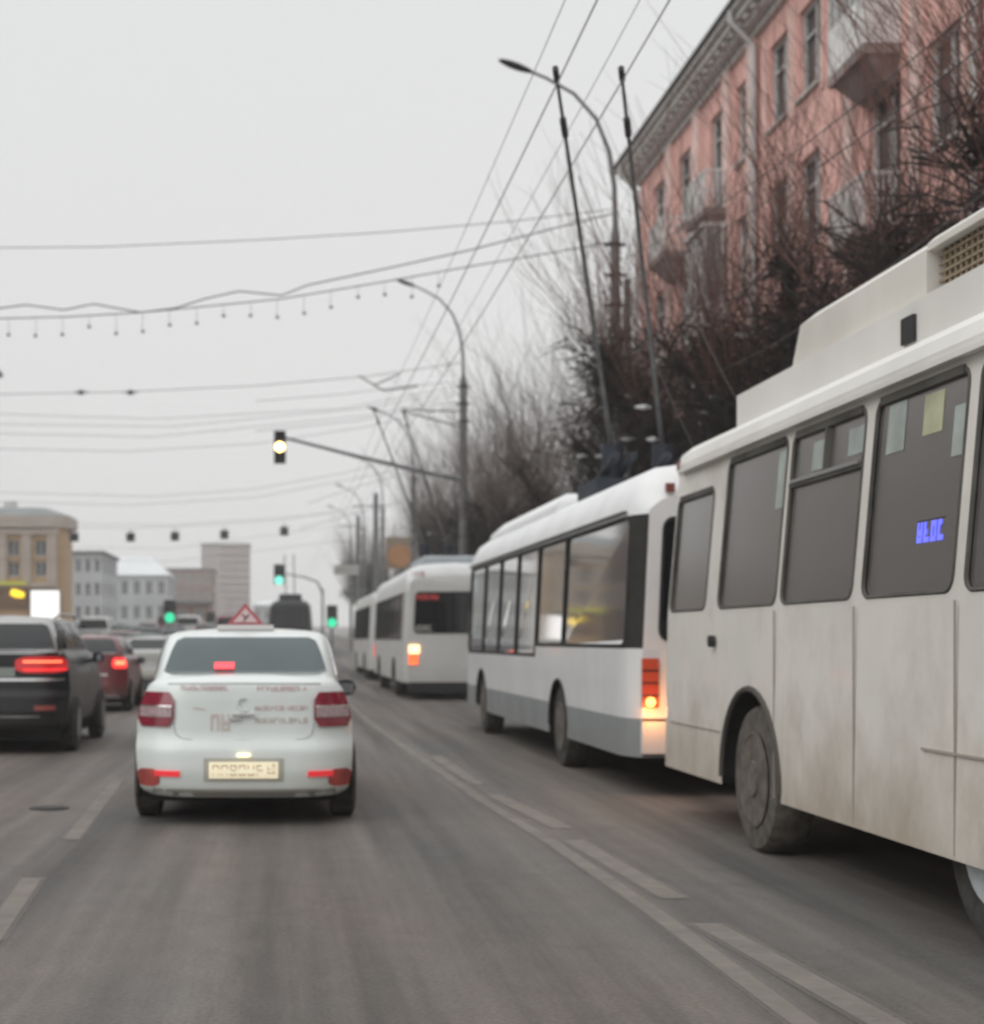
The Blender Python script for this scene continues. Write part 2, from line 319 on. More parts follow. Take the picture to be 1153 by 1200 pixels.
def bus(name, label, Xl, Yr, yaw, Lb, cfg, group='trolleybuses queueing in the right lane'):
    W = 2.5; g = lambda k, d=None: cfg.get(k, d)
    root = thing(name, label, 'trolleybus', (Xl, Yr, gz(Yr)), yaw, group)
    skirt, top, tumble = g('skirt', .36), g('top', 2.78), g('tumble', .1)
    sill = g('sill', lambda y: 1.62)
    roof = g('roof', [(.10, 2.90), (.13, 2.98), (.22, 3.05), (.45, 3.11), (.8, 3.15), (1.25, 3.17)])
    wheels = g('wheels'); Ra = g('arch', .64)
    er, el = g('end_r', .12), g('end_l', .28)
    def et(y):
        d = min(y, Lb-y); return er*(1-min(1, d/el))**2
    def ins(y, z):
        t = min(1, max(0, (z-1.4)/(top-1.4))); return tumble*t+et(y)
    def side(s):
        return (lambda y, z: (ins(y, z), y, z)) if s == 0 else (lambda y, z: (W-ins(y, z), y, z))
    body = MB()        # material slots: 0 paint, 1 skirt, 2 dark
    def bottom(y):
        for wy in wheels[g('cut', 0):]:
            d = abs(y-wy)
            if d < Ra: return max(skirt, .46+math.sqrt(Ra*Ra-d*d)*.98)
        return skirt if callable(skirt) is False else skirt(y)
    ys = set([0, .04, .1, .18, el, Lb-el, Lb-.18, Lb-.1, Lb-.04, Lb]+[i*.5 for i in range(1, int(Lb*2))])
    for wy in wheels:
        for i in range(-12, 13): ys.add(wy+Ra*math.sin(R(i*7.5)))
    wins = g('windows'); bounds = [0]+[v for wv in wins for v in (wv[0]-.035, wv[1]+.035)]+[Lb]
    for v in bounds: ys.add(v)
    ys = sorted(y for y in ys if 0 <= y <= Lb); zsk = g('skirt_line', .72)
    for s in (0, 1):
        mp = side(s)
        for a, b in zip(ys, ys[1:]):
            if b-a < 1e-5: continue
            ba, bb = bottom(a+1e-4), bottom(b-1e-4); sa, sb = sill(a+1e-3), sill(b-1e-3)
            for (za0, zb0, za1, zb1, m_) in ((ba, bb, max(ba, zsk), max(bb, zsk), 1), (max(ba, zsk), max(bb, zsk), sa, sb, 0)):
                if za1-za0 > 1e-4 or zb1-zb0 > 1e-4:
                    body.cur = m_; body.add([mp(a, za0), mp(b, zb0), mp(b, zb1), mp(a, za1)], [(0, 1, 2, 3)])
        body.cur = g('band', 0); prev = 0
        for wv in wins:
            y0, y1 = wv[0]-.035, wv[1]+.035
            for a, b in zip(ys, ys[1:]):
                if a >= prev-1e-6 and b <= y0+1e-6: body.add([mp(a, sill(a)), mp(b, sill(b-1e-3)), mp(b, top), mp(a, top)], [(0,1,2,3)])
            z0 = sill((y0+y1)/2); zt = top-(wv[2] if len(wv) > 2 else 0)
            cell(body, mp, y0, y1, z0, top, (wv[0], wv[1], z0+.03, zt-.03), .08)
            prev = y1
        for a, b in zip(ys, ys[1:]):
            if a >= prev-1e-6: body.cur = 0; body.add([mp(a, sill(a)), mp(b, sill(b-1e-3)), mp(b, top), mp(a, top)], [(0,1,2,3)])
    body.cur = g('roof_slot', 3)    # cove and roof
    prof = [(tumble, top)]+roof
    full = [(x, z) for x, z in prof]+[(W-x, z) for x, z in prof[::-1][1:]]
    rs = [y for y in (0, .04, .1, .18, el, el+.3, 1.5, 3, 5, 7, 9, 10.5, Lb-el-.3, Lb-el, Lb-.18, Lb-.1, Lb-.04, Lb) if 0 <= y <= Lb]; rs = sorted(set(rs))
    def rp(y, x, z):
        k = et(y)*1.6 if z > top+.05 else 0
        c_ = W/2; return (c_+(x-c_)*(1-et(y)/c_), y, z-k*(z-top)/.35)
    n = len(full)
    body.add([rp(y, *p) for y in rs for p in full], [(i*n+j, (i+1)*n+j, (i+1)*n+j+1, i*n+j+1) for i in range(len(rs)-1) for j in range(n-1)])
    body.cur = 0
    for y, key in ((0, 'rear'), (Lb, 'front')):
        wz0, wz1, wx = g(key+'_win', (1.6, 2.65, .35)); e_ = er
        mp = lambda x, z, y=y: (x, y, z)
        zl = [skirt, zsk, wz0-.1]; xs = [lambda z: ins(y, z), lambda z: W-ins(y, z)]
        for (a, b, m_) in ((skirt, zsk, 1), (zsk, wz0-.1, 0)):
            body.cur = m_; body.add([mp(ins(y, a), a), mp(W-ins(y, a), a), mp(W-ins(y, b), b), mp(ins(y, b), b)], [(0,1,2,3)])
        body.cur = 0
        fm = lambda x, z, y=y: (ins(y, z)+(W-2*ins(y, z))*(x/W), y, z)
        cell(body, fm, 0, W, wz0-.1, top, (wx, W-wx, wz0, wz1), .1)
        cap = [rp(y, *p) for p in full]; body.add(cap, [tuple(range(n))])
        f = MB(); arcs = [p for a in rrect(wx, W-wx, wz0, wz1, .1) for p in a]
        loop = [fm(*p) for p in arcs]; f.tube(loop+[loop[0]], .018, 5, False)
        fr = f.build(key+'_window', M_rubber, root)
        pn = MB(); pn.add([(p[0], p[1]+(.012 if y == 0 else -.012), p[2]) for p in loop], [tuple(range(len(loop)))])
        pn.build('pane', g('rear_glass', M_dark_glass), fr)
    body.build('body', [g('paint'), g('skirt_paint'), M_rubber, g('roof_paint', g('paint'))], root, smooth=30, merge=True)
    # windows
    for s in (0, 1):
        mp = side(s)
        for k, wv in enumerate(wins):
            z0 = sill((wv[0]+wv[1])/2)+.03; z1 = top-.03-(wv[2] if len(wv) > 2 else 0)
            arcs = [p for a in rrect(wv[0], wv[1], z0, z1, .08) for p in a]; sg = 1 if s == 0 else -1
            loop = [Vector(mp(*p)) for p in arcs]; f = MB(); f.tube(loop+[loop[0]], g('frame_r', .019), 5, False)
            if len(wv) > 3:
                zt = z0+(z1-z0)*.70
                f.obox(Vector(mp(wv[0], zt)), Vector(mp(wv[1], zt)), .03, .03)
                ym = (wv[0]+wv[1])/2; f.obox(Vector(mp(ym, zt)), Vector(mp(ym, z1)), .03, .03)
            if g('topbar'): f.obox(Vector(mp(wv[0]+.06, z1-.004)), Vector(mp(wv[1]-.06, z1-.004)), .03, .045)
            fo = f.build('window', g('frame_mat', M_rubber), root)
            if len(wv) > 3:
                fs = MB(); d = .03
                fs.obox(Vector(mp(wv[0]+d, zt+.02))-Vector((.01*sg,0,0)), Vector(mp(wv[1]-d, zt+.02))-Vector((.01*sg,0,0)), .03, .022)
                fs.build('slider_frame', mat('aluminium', (.5, .5, .5), .4, .7), fo)
            pn = MB(); pn.add([p+Vector((.012*sg, 0, 0)) for p in loop], [tuple(range(len(loop)))]); pn.build('pane', g('glass'), fo)
    # wheels and wells
    wl = MB()
    for wy in wheels[g('cut', 0):]:
        for s in (0, 1):
            x0, x1 = (.02, .55) if s == 0 else (W-.55, W-.02)
            pts = [(wy+Ra*math.cos(R(a)), .46+Ra*.98*math.sin(R(a))) for a in range(0, 181, 15)]; n2 = len(pts)
            wl.add([(x, y, z) for x in (x0, x1) for y, z in pts], [(j, j+1, n2+j+1, n2+j) for j in range(n2-1)])
            xi = x1 if s == 0 else x0; wl.add([(xi, y, z) for y, z in pts], [tuple(range(n2))])
    wl.box(.25, W-.25, .5, Lb-.5, .34, .8); wl.build('underbody', M_under, root)
    for k, wy in enumerate(wheels):
        for s in (0, 1):
            x = .17+(g('inset', 0) if k < g('cut', 0) else 0); x = x if s == 0 else W-x; sg = -1 if s == 0 else 1; rw = g('wheel_r', .49)
            t_ = MB(); t_.ring((x, wy, rw), [(-.13, rw*.62), (-.14, rw*.8), (-.13, rw*.95), (-.09, rw), (.09, rw), (.13, rw*.95), (.14, rw*.8), (.13, rw*.62)])
            wo = t_.build('wheel', g('tyres')[k] if g('tyres') else g('tyre', M_tyre), root, smooth=True)
            h = MB(); h.ring((x+sg*.06, wy, rw), [(sg*.085, rw*.66), (sg*.09, rw*.6), (sg*.04, rw*.52), (sg*.03, rw*.3), (sg*.10, rw*.24), (sg*.10, .01)] if k else [(sg*.085, rw*.6), (sg*.03, rw*.52), (sg*.03, rw*.34), (sg*.09, rw*.28), (sg*.10, rw*.14), (sg*.11, .01)])
            for j in range(10):
                a = 2*math.pi*j/10; h.disc((x+sg*.10, wy+rw*.42*math.cos(a), rw+rw*.42*math.sin(a)), (1,0,0), .016, .03, 6)
            h.build('rim', g('rims')[k], wo, smooth=True)
        if k < g('cut', 0): continue
        for s in (0, 1):       # rubber lip round the arch, street side and kerb side
            ar = MB(); x = -.004 if s == 0 else W+.004
            ar.tube([(x, wy+(Ra-.01)*math.cos(R(a)), .46+(Ra-.01)*.98*math.sin(R(a))) for a in range(0, 181, 10)], g('lip', .03), 6)
            ar.build('arch_lip', g('lip_mat', M_rubber), root)
    # cabin: floor, ceiling, seats, handrails
    it = MB(); it.box(.12, W-.12, .3, Lb-.3, .86, .9); it.build('cabin_floor', mat('cabin_grey', (.2, .2, .2), .8), root)
    it = MB(); it.box(.22, W-.22, .3, Lb-.3, top+.02, top+.05); it.build('cabin_ceiling', mat('cabin_pale', (.5, .5, .48), .8), root)
    if g('seats', True):
        y = 1.4
        while y < Lb-2.4:
            for x in (.3, W-1.15):
                q = MB(); q.box(x, x+.85, y, y+.42, 1.26, 1.34); q.box(x, x+.85, y-.06, y, 1.3, 1.86); q.box(x+.38, x+.46, y+.1, y+.3, .9, 1.26)
                q.build('seat', mat('seat_vinyl', (.05, .05, .06), .6), root)
            y += .95
        hr = MB()
        for x in (.75, W-.75): hr.tube([(x, 1, 2.5), (x, Lb-2, 2.5)], .018, 6); [hr.tube([(x, yy, .9), (x, yy, 2.75)], .018, 6) for yy in [1.8+1.9*i for i in range(int((Lb-3)/1.9))]]
        hr.build('handrail', mat('handrail_steel', (.2, .19, .14), .4, .5), root)
    return root

# --- near trolleybus: front at y=13.2 of the street, tail beside the camera
P_cream = mat('cream_bus_paint', (.72, .695, .65), .45, noise=(1.2, .07), dirt=((.34, .275, .205), 1.25, .8), coat=.15)
P_white = mat('white_bus_paint', (.76, .77, .77), .35, noise=(1, .04), dirt=((.45, .42, .38), .9, .4), coat=.2)
P_grey = mat('grey_skirt_paint', (.27, .295, .30), .5, noise=(1.5, .1), dirt=((.22, .2, .18), .8, .5))
P_roofw = mat('roof_white', (.80, .81, .81), .5, noise=(1.5, .06))
P_roofc = mat('roof_cream', (.73, .715, .68), .55, noise=(1.2, .07), dirt=((.5, .46, .4), 3.1, .3))
M_tyrehub_pale = mat('pale_rim_paint', (.52, .56, .58), .5, noise=(6, .15))
M_rim_dirty = mat('dirty_rim', (.125, .108, .092), .9, noise=(10, .4), bump=.3)
Yr1 = 2.0
wn = [(13.10, 12.02, .16), (11.67, 10.31), (10.20, 8.93, 0, 1), (8.77, 7.59), (7.45, 6.2), (6.05, 4.8), (4.65, 3.4), (3.2, 2.4)]
wn = sorted([(b-Yr1, a-Yr1)+tuple(v) for a, b, *v in wn])
B1 = bus('trolleybus', 'dirty cream trolleybus nearest the camera, cropped by the right edge, roof box and grille', 3.2, Yr1, 0, 13.42-Yr1,
    dict(windows=wn, wheels=[7.36-Yr1, 10.80-Yr1], sill=lambda y: 1.655, top=2.80, tumble=.12, skirt=.40, skirt_line=.41, paint=P_cream, skirt_paint=P_cream,
         roof_paint=P_roofc, glass=M_dust_glass, arch=.68, lip=.022, lip_mat=mat('dirty_lip', (.07, .062, .055), .85), frame_mat=mat('grimy_rubber', (.085, .08, .072), .85, noise=(3, .4)), frame_r=.012, topbar=1, cut=1, inset=.08, tyres=[M_tyre, M_tyre_dust], tyre=M_tyre_dust, rims=[M_tyrehub_pale, M_rim_dirty], front_win=(1.66, 2.62, .12), wheel_r=.5, end_r=.10, end_l=.3))
rb = MB()     # roof equipment: long low plinth with the tall cream box on it, louvred behind
rb.box(.36, 2.14, 3.3, 10.35, 3.02, 3.36)
rb.build('roof_plinth', P_roofc, B1)
def chbox(mb, x0, x1, y0, y1, z0, z1, c=.05, fs=0):
    mb.add([(x0, y0, z0), (x1, y0, z0), (x1, y1, z0), (x0, y1, z0), (x0, y0, z1-c), (x1, y0, z1-c), (x1, y1-fs*.6, z1-c), (x0, y1-fs*.6, z1-c),
            (x0+c, y0+c, z1), (x1-c, y0+c, z1), (x1-c, y1-fs-c, z1), (x0+c, y1-fs-c, z1)],
           [(0,3,2,1),(0,1,5,4),(1,2,6,5),(2,3,7,6),(3,0,4,7),(4,5,9,8),(5,6,10,9),(6,7,11,10),(7,4,8,11),(8,9,10,11)])
M_box = mat('cream_roof_box', (.70, .68, .63), .55, noise=(.9, .08), stretch=(1, 1, .4), dirt=((.50, .42, .33), 4.6, .45))
rb = MB(); chbox(rb, .46, 2.04, 6.96, 9.35, 3.36, 3.72, .05, .35); bx = rb.build('roof_box', M_box, B1)
g2 = MB(); g3 = MB(); chbox(g3, .46, 2.04, 3.6, 6.95, 3.655, 3.725, .03); g3.build('box_lid', M_box, B1); g2.box(.56, 1.94, 3.6, 6.95, 3.36, 3.64)
g2.build('grille_box', mat('grille_shade', (.05, .04, .03), .8), B1)
gr = MB()
for i in range(5): z = 3.42+.048*i; gr.box(.515, .545, 3.65, 6.93, z, z+.013)
for i in range(46): y = 3.66+.071*i; gr.box(.520, .54, y, y+.016, 3.40, 3.65)
gr.box(.50, .55, 3.65, 6.93, 3.385, 3.405)
gr.build('grille', mat('tan_grille', (.30, .235, .16), .6, noise=(20, .2)), B1)
vt = MB(); vt.box(.335, .37, 6.85, 7.02, 3.13, 3.28); vt.build('roof_vent', M_black, B1)
M_joint = mat('joint_grey_brown', (.34, .31, .27), .8)  # grey-brown colour of the joints between body panels
for a_ in [(-.003, .006, y-Yr1-.005, y-Yr1+.005, .42, 1.64) for y in (10.27, 8.84, 7.51, 6.1)]+[(-.004, .006, 11.55-Yr1, 13.0-Yr1, .777, .785), (-.004, .006, 4.5-Yr1, 7.9-Yr1, .90, .912)]:
    sm = MB(); sm.box(*a_); sm.build('panel_joint', M_joint, B1)
dr = MB(); dr.obox((.085, .3, 2.835), (.085, 11.0, 2.835), .05, .03); dr.build('drip_rail', P_roofc, B1, smooth=True)
ln = MB(); ln.disc((-.01, 11.72-Yr1, 1.44), (1,0,0), .045, .04, 14); ln.build('side_indicator', M_black, B1)
ml = MB(); ml.box(.1, .14, 13.1-Yr1, 13.19-Yr1, 2.86, 2.94); ml.build('marker_lamp', mat('brown_lens', (.2, .05, .04), .3), B1)
# papers and a lit display seen through the third window
for y, z0, z1, m_ in ((8.5, 2.46, 2.73, 0), (8.02, 2.50, 2.71, 1), (7.64, 2.35, 2.60, 0), (10.40, 2.32, 2.70, 0), (9.72, 2.50, 2.68, 0), (9.1, 2.52, 2.68, 0)):
    pp = MB(); tt = lambda z: .12*(z-1.4)/1.4+.008
    pp.slab(lambda u, v, y=y, z0=z0, z1=z1: (tt(lerp(z0, z1, v)), y-Yr1-.12+.24*u, lerp(z0, z1, v)), 1, 1, (.002, 0, 0))
    pp.build('window_notice', (mat('notice_paper', (.36, .40, .38), .6, noise=(6, .2)), mat('notice_yellow', (.44, .45, .30), .6, noise=(6, .2)))[m_], B1)
random.seed(5)
def glyphs(mb, mp, u0, u1, v0, v1, n, th=.16, seed=1):
    """illegible characters: each a few upright and level strokes"""
    rd = random.Random(seed); w_ = (u1-u0)/n
    for i in range(n):
        a = u0+i*w_+w_*.12; b = u0+(i+1)*w_-w_*.12; t = w_*th; tv = (v1-v0)*th
        segs = [(a, a+t, v0, v1)]
        if rd.random() < .6: segs.append((b-t, b, v0, v1))
        for vv in (v0, (v0+v1)/2-tv/2, v1-tv):
            if rd.random() < .6: segs.append((a+t, b-t if len(segs) > 1 else b, vv, vv+tv))
        for (p, q, r_, s_) in segs: mb.add([mp(p, r_), mp(q, r_), mp(q, s_), mp(p, s_)], [(0,1,2,3)])
M_blue = emis('blue_led', (.16, .18, 1), .95)
tt = lambda z: .12*(z-1.4)/1.4
dp = MB(); dy0 = 1850*3.25/(1087-330)-Yr1
dp.box(.068, .10, dy0-.17, dy0+.17, 1.93, 2.06); dpo = dp.build('route_display', M_black, B1)
gl = MB(); glyphs(gl, lambda u, v: (tt(v)+.009, -u, v), -dy0-.17, -dy0+.17, 1.945, 2.05, 4, .26, 3); gl.build('display_segment', M_blue, dpo)

# --- mid trolleybus
B2Y, B2L = 14.6, 12.0
w2 = [(.22, 3.2), (3.28, 5.0), (5.08, 6.6), (6.68, 8.2), (8.28, 9.8), (9.88, 11.5)]
B2 = bus('trolleybus', 'white low trolleybus with grey skirt, second in the row, orange tail lamp lit', 3.2, B2Y, math.atan(.11/12), B2L,
    dict(windows=w2, wheels=[3.5, 9.95], sill=lambda y: 1.37 if y < 5.04 else 1.24, top=2.62, tumble=.06, skirt=.36, skirt_line=.72, paint=P_white, skirt_paint=P_grey,
         roof=[(.07, 2.72), (.12, 2.84), (.2, 2.98), (.34, 3.08), (.7, 3.13), (1.25, 3.15)], roof_paint=P_roofw, glass=M_bus_glass, arch=.56, lip=.015, wheel_r=.47, band=2, frame_r=.012,
         rims=[M_rim_dirty, M_rim_dirty], rear_win=(1.45, 2.58, .17), end_r=.14, end_l=.35))
fa = MB(); chbox(fa, .3, 2.2, 5.2, 11.3, 3.0, 3.30, .16, .5); fa.build('roof_fairing', P_roofw, B2, smooth=50)
dr = MB(); dr.obox((.045, .3, 2.66), (.045, B2L-.3, 2.66), .04, .02); dr.build('drip_rail', mat('rail_grey', (.2, .2, .2), .6), B2)
M_orange = emis('lit_orange_lens', (1, .36, .09), 4.5)
M_orange_dim = emis('dim_orange_lens', (1, .16, .05), 1.6)
def lampcol(par, x, y, z0, z1, wd, hot, dim):
    t = MB(); t.box(x, x+wd, y-.03, y+.02, z0, z1); to = t.build('tail_light', dim, par)
    for q_ in range(1, 4): zq = lerp(z0, z1, q_/4); b_ = MB(); b_.box(x-.004, x+wd+.004, y-.036, y-.03, zq-.008, zq+.008); b_.build('lens_divider', M_black, to)
    h = MB(); h.disc((x+wd/2, y-.035, z0+.055), (0,1,0), .045, .02, 14); h.build('lit_lens', hot, to)
    return to
lampcol(B2, .13, 0, .82, 1.28, .15, M_orange, mat('tail_column_red', (.30, .04, .025), .3, emit=(1, .12, .03), es=.16)); lampcol(B2, 2.19, 0, .82, 1.28, .15, M_orange_dim, M_red_off)
bm_ = MB(); bm_.box(.12, 2.38, -.07, .0, .40, .72); bm_.build('bumper', P_white, B2)
bl = MB(); bl.box(.12, 2.38, -.074, -.06, .70, .725); bl.build('bumper_trim', M_rubber, B2)
cl = MB(); cl.box(2.0, 2.08, -.05, .0, 2.8, 2.88); cl.box(.35, .43, -.03, .02, 2.82, 2.9); cl.build('clearance_lamp', mat('brown_lens', (.2, .05, .04), .3), B2)
# the warm tail lamp really lights the bumper beneath
pl = bpy.data.lights.new('tail_lamp_light', 'POINT'); pl.energy = 5; pl.color = (1, .38, .1); pl.shadow_soft_size = .05
po = bpy.data.objects.new('tail_lamp_light', pl); COL.objects.link(po); po.parent = B2; po.location = (.20, -.22, .80)

def trolley_poles(par, base, tips, head=.02):
    b = MB(); bx_, by_, bz_ = base
    b.box(bx_-.55, bx_+.55, by_-.5, by_+.6, bz_-.12, bz_+.12)
    for s in (-.3, .3):
        b.tube([(bx_+s, by_-.2, bz_+.1), (bx_+s, by_-.25, bz_+.55)], .13, 10); b.tube([(bx_+s-.1, by_+.1, bz_+.15), (bx_+s-.1, by_-.9, bz_+.34)], .045, 8); b.tube([(bx_+s+.1, by_+.1, bz_+.15), (bx_+s+.1, by_-.9, bz_+.34)], .045, 8)
    b.build('pole_base', mat('dark_blue_steel', (.025, .032, .045), .6, noise=(5, .3)), par)
    for s, tp in zip((-.3, .3), tips):
        a = Vector((bx_+s, by_-.2, bz_+.5)); t = Vector(tp); c_ = MB()
        c_.tube([a, a.lerp(t, .35), a.lerp(t, .8), t], [.028, .023, .017, .013], 8)
        po_ = c_.build('trolley_pole', M_steel, par)
        hh = MB(); d = (t-a).normalized(); h2_ = MB(); h2_.tube([t-d*.85, t-d*.62], .027, 8); h2_.build('pole_sleeve', M_black, po_); hh.tube([t-d*.12, t+d*.03], .024, 8)
        hh.build('pole_head', M_black, po_)
def tolocal(o, p):
    return Matrix.Translation(o.location) @ o.rotation_euler.to_matrix().to_4x4(), p
def loc_in(o, p):
    m = Matrix.Translation(o.location) @ o.rotation_euler.to_matrix().to_4x4(); return m.inverted() @ Vector(p)
t1 = PT(651, 82, 12.2); t2 = PT(728, 82, 12.2)
trolley_poles(B2, (1.05, 4.3, 3.22), [loc_in(B2, t1), loc_in(B2, t2)])
rl = MB(); rl.obox((.9, .2, 3.2), (2.0, .2, 3.2), .05, .05); rl.obox((.9, 1.2, 3.2), (2.0, 1.2, 3.2), .05, .05); rl.obox((1.0, .1, 3.17), (1.0, 3.2, 3.17), .04, .04); rl.obox((1.9, .1, 3.17), (1.9, 3.2, 3.17), .04, .04)
rl.build('roof_rail', M_steel, B2)
for t_, x in ((t1, .9), (t2, 1.6)):
    e_ = loc_in(B2, t_); b_ = Vector((1.05, 4.1, 3.7)); q_ = b_.lerp(e_, .8); s_ = Vector((x, -.05, 2.6)); rp_ = MB()
    rp_.tube([s_.lerp(q_, k/8)-Vector((0, 0, .1*math.sin(math.pi*k/8))) for k in range(9)], .005, 4); rp_.build('rope', M_wire_lt, B2)
# --- third trolleybus
B3Y = 38.0
P_w3 = mat('white_bus_paint_dull', (.66, .67, .65), .45, noise=(1, .05), dirt=((.42, .39, .35), 1.0, .5))
w3 = [(.5, 2.0), (2.1, 3.6), (3.7, 5.2), (5.3, 6.8), (6.9, 8.4), (8.5, 10), (10.1, 11.4)]
B3 = bus('trolleybus', 'white trolleybus third in the row, showing its whole tail with a wide black rear window', 2.93, B3Y, 0, 12,
    dict(windows=w3, wheels=[3.2, 9.4], sill=lambda y: 1.45, top=2.62, tumble=.06, skirt=.42, skirt_line=.55, paint=P_w3, skirt_paint=P_w3,
         roof=[(.06, 2.9), (.1, 3.05), (.2, 3.18), (.4, 3.26), (.8, 3.3), (1.25, 3.32)], roof_paint=P_roofw, glass=M_bus_glass, arch=.55, lip=.02, wheel_r=.48,
         rims=[M_rim_dirty, M_rim_dirty], rear_win=(1.62, 2.60, .16), end_r=.10, end_l=.3))
lampcol(B3, .13, 0, .86, 1.28, .22, emis('amber_lens', (1, .25, .06), 1.2), M_orange_dim)
hx = MB(); hx.box(.13, .38, -.045, -.02, 1.12, 1.32); hx.build('lit_lens', emis('lit_pale_lens', (1, .66, .32), 2.6), B3)
lampcol(B3, 2.15, 0, .86, 1.28, .22, M_orange_dim, M_red_off)
bb = MB(); bb.box(.15, 2.35, -.05, .3, .18, .43); bb.build('bumper', M_black, B3)
nb_ = MB(); glyphs(nb_, lambda u, v: (u, -.012, v), .2, .5, 2.98, 3.1, 4, .22, 5); nb_.build('fleet_number', mat('red_letter', (.35, .05, .05), .5), B3)
nb_ = MB(); glyphs(nb_, lambda u, v: (u, -.02, v), .3, .85, 2.42, 2.54, 5, .2, 8); nb_.build('display_segment', emis('red_led', (1, .1, .1), .15), B3)
nb_ = MB(); glyphs(nb_, lambda u, v: (u, -.012, v), .22, .7, 1.66, 1.80, 4, .2, 9); nb_.build('window_number', mat('pale_letter', (.5, .5, .46), .5), B3)
rq = MB(); chbox(rq, .5, 2.1, .4, 4.0, 3.25, 3.5, .05); rq.build('roof_box', mat('pale_blue_box', (.45, .5, .52), .6, noise=(2, .1)), B3)
trolley_poles(B3, (1.2, 4.4, 3.45), [loc_in(B3, PT(438, 480, 31.5)), loc_in(B3, PT(473, 484, 31.5))])
# --- fourth, mostly hidden
B4 = bus('trolleybus', 'white trolleybus farthest up the right lane, mostly hidden by the third', 2.95, 53.0, 0, 12,
    dict(windows=w3, wheels=[3.2, 9.4], sill=lambda y: 1.45, top=2.62, tumble=.06, skirt=.42, skirt_line=.55, paint=P_w3, skirt_paint=P_w3, roof_paint=P_w3, glass=M_bus_glass, arch=.55, lip=.02,
         rims=[M_rim_dirty, M_rim_dirty], rear_win=(1.62, 2.60, .16), seats=False))
lampcol(B4, .15, 0, .9, 1.25, .2, M_red_on, M_red_on)
# --- dark trolleybus far ahead in our own direction
P_dark = mat('dark_bus_paint', (.035, .038, .04), .5, noise=(2, .2))
B5 = bus('trolleybus', 'dark trolleybus seen tail-on far ahead above the white saloon roof', -.75, 90, 0, 11,
    dict(windows=[(.5, 5), (5.2, 10.4)], wheels=[3, 8.8], sill=lambda y: 1.45, top=2.62, tumble=.1, skirt=.42, skirt_line=.55, paint=P_dark, skirt_paint=P_dark, roof_paint=P_dark, glass=M_bus_glass, arch=.55, lip=.02,
         roof=[(.12, 2.75), (.3, 2.95), (.6, 3.05), (.9, 3.1), (1.25, 3.12)], rims=[M_rim_dirty, M_rim_dirty], rear_win=(1.5, 2.5, .3), seats=False), group='trolleybuses far ahead')
rq = MB(); chbox(rq, .6, 1.9, .2, 3.5, 3.05, 3.4, .08); rq.build('roof_box', P_dark, B5)
rq = MB(); rq.tube([(1.0, 1, 3.4), (.9, -4, 5.4)], .03, 6); rq.tube([(1.5, 1, 3.4), (1.4, -4, 5.4)], .03, 6); rq.build('trolley_pole', M_steel, B5)

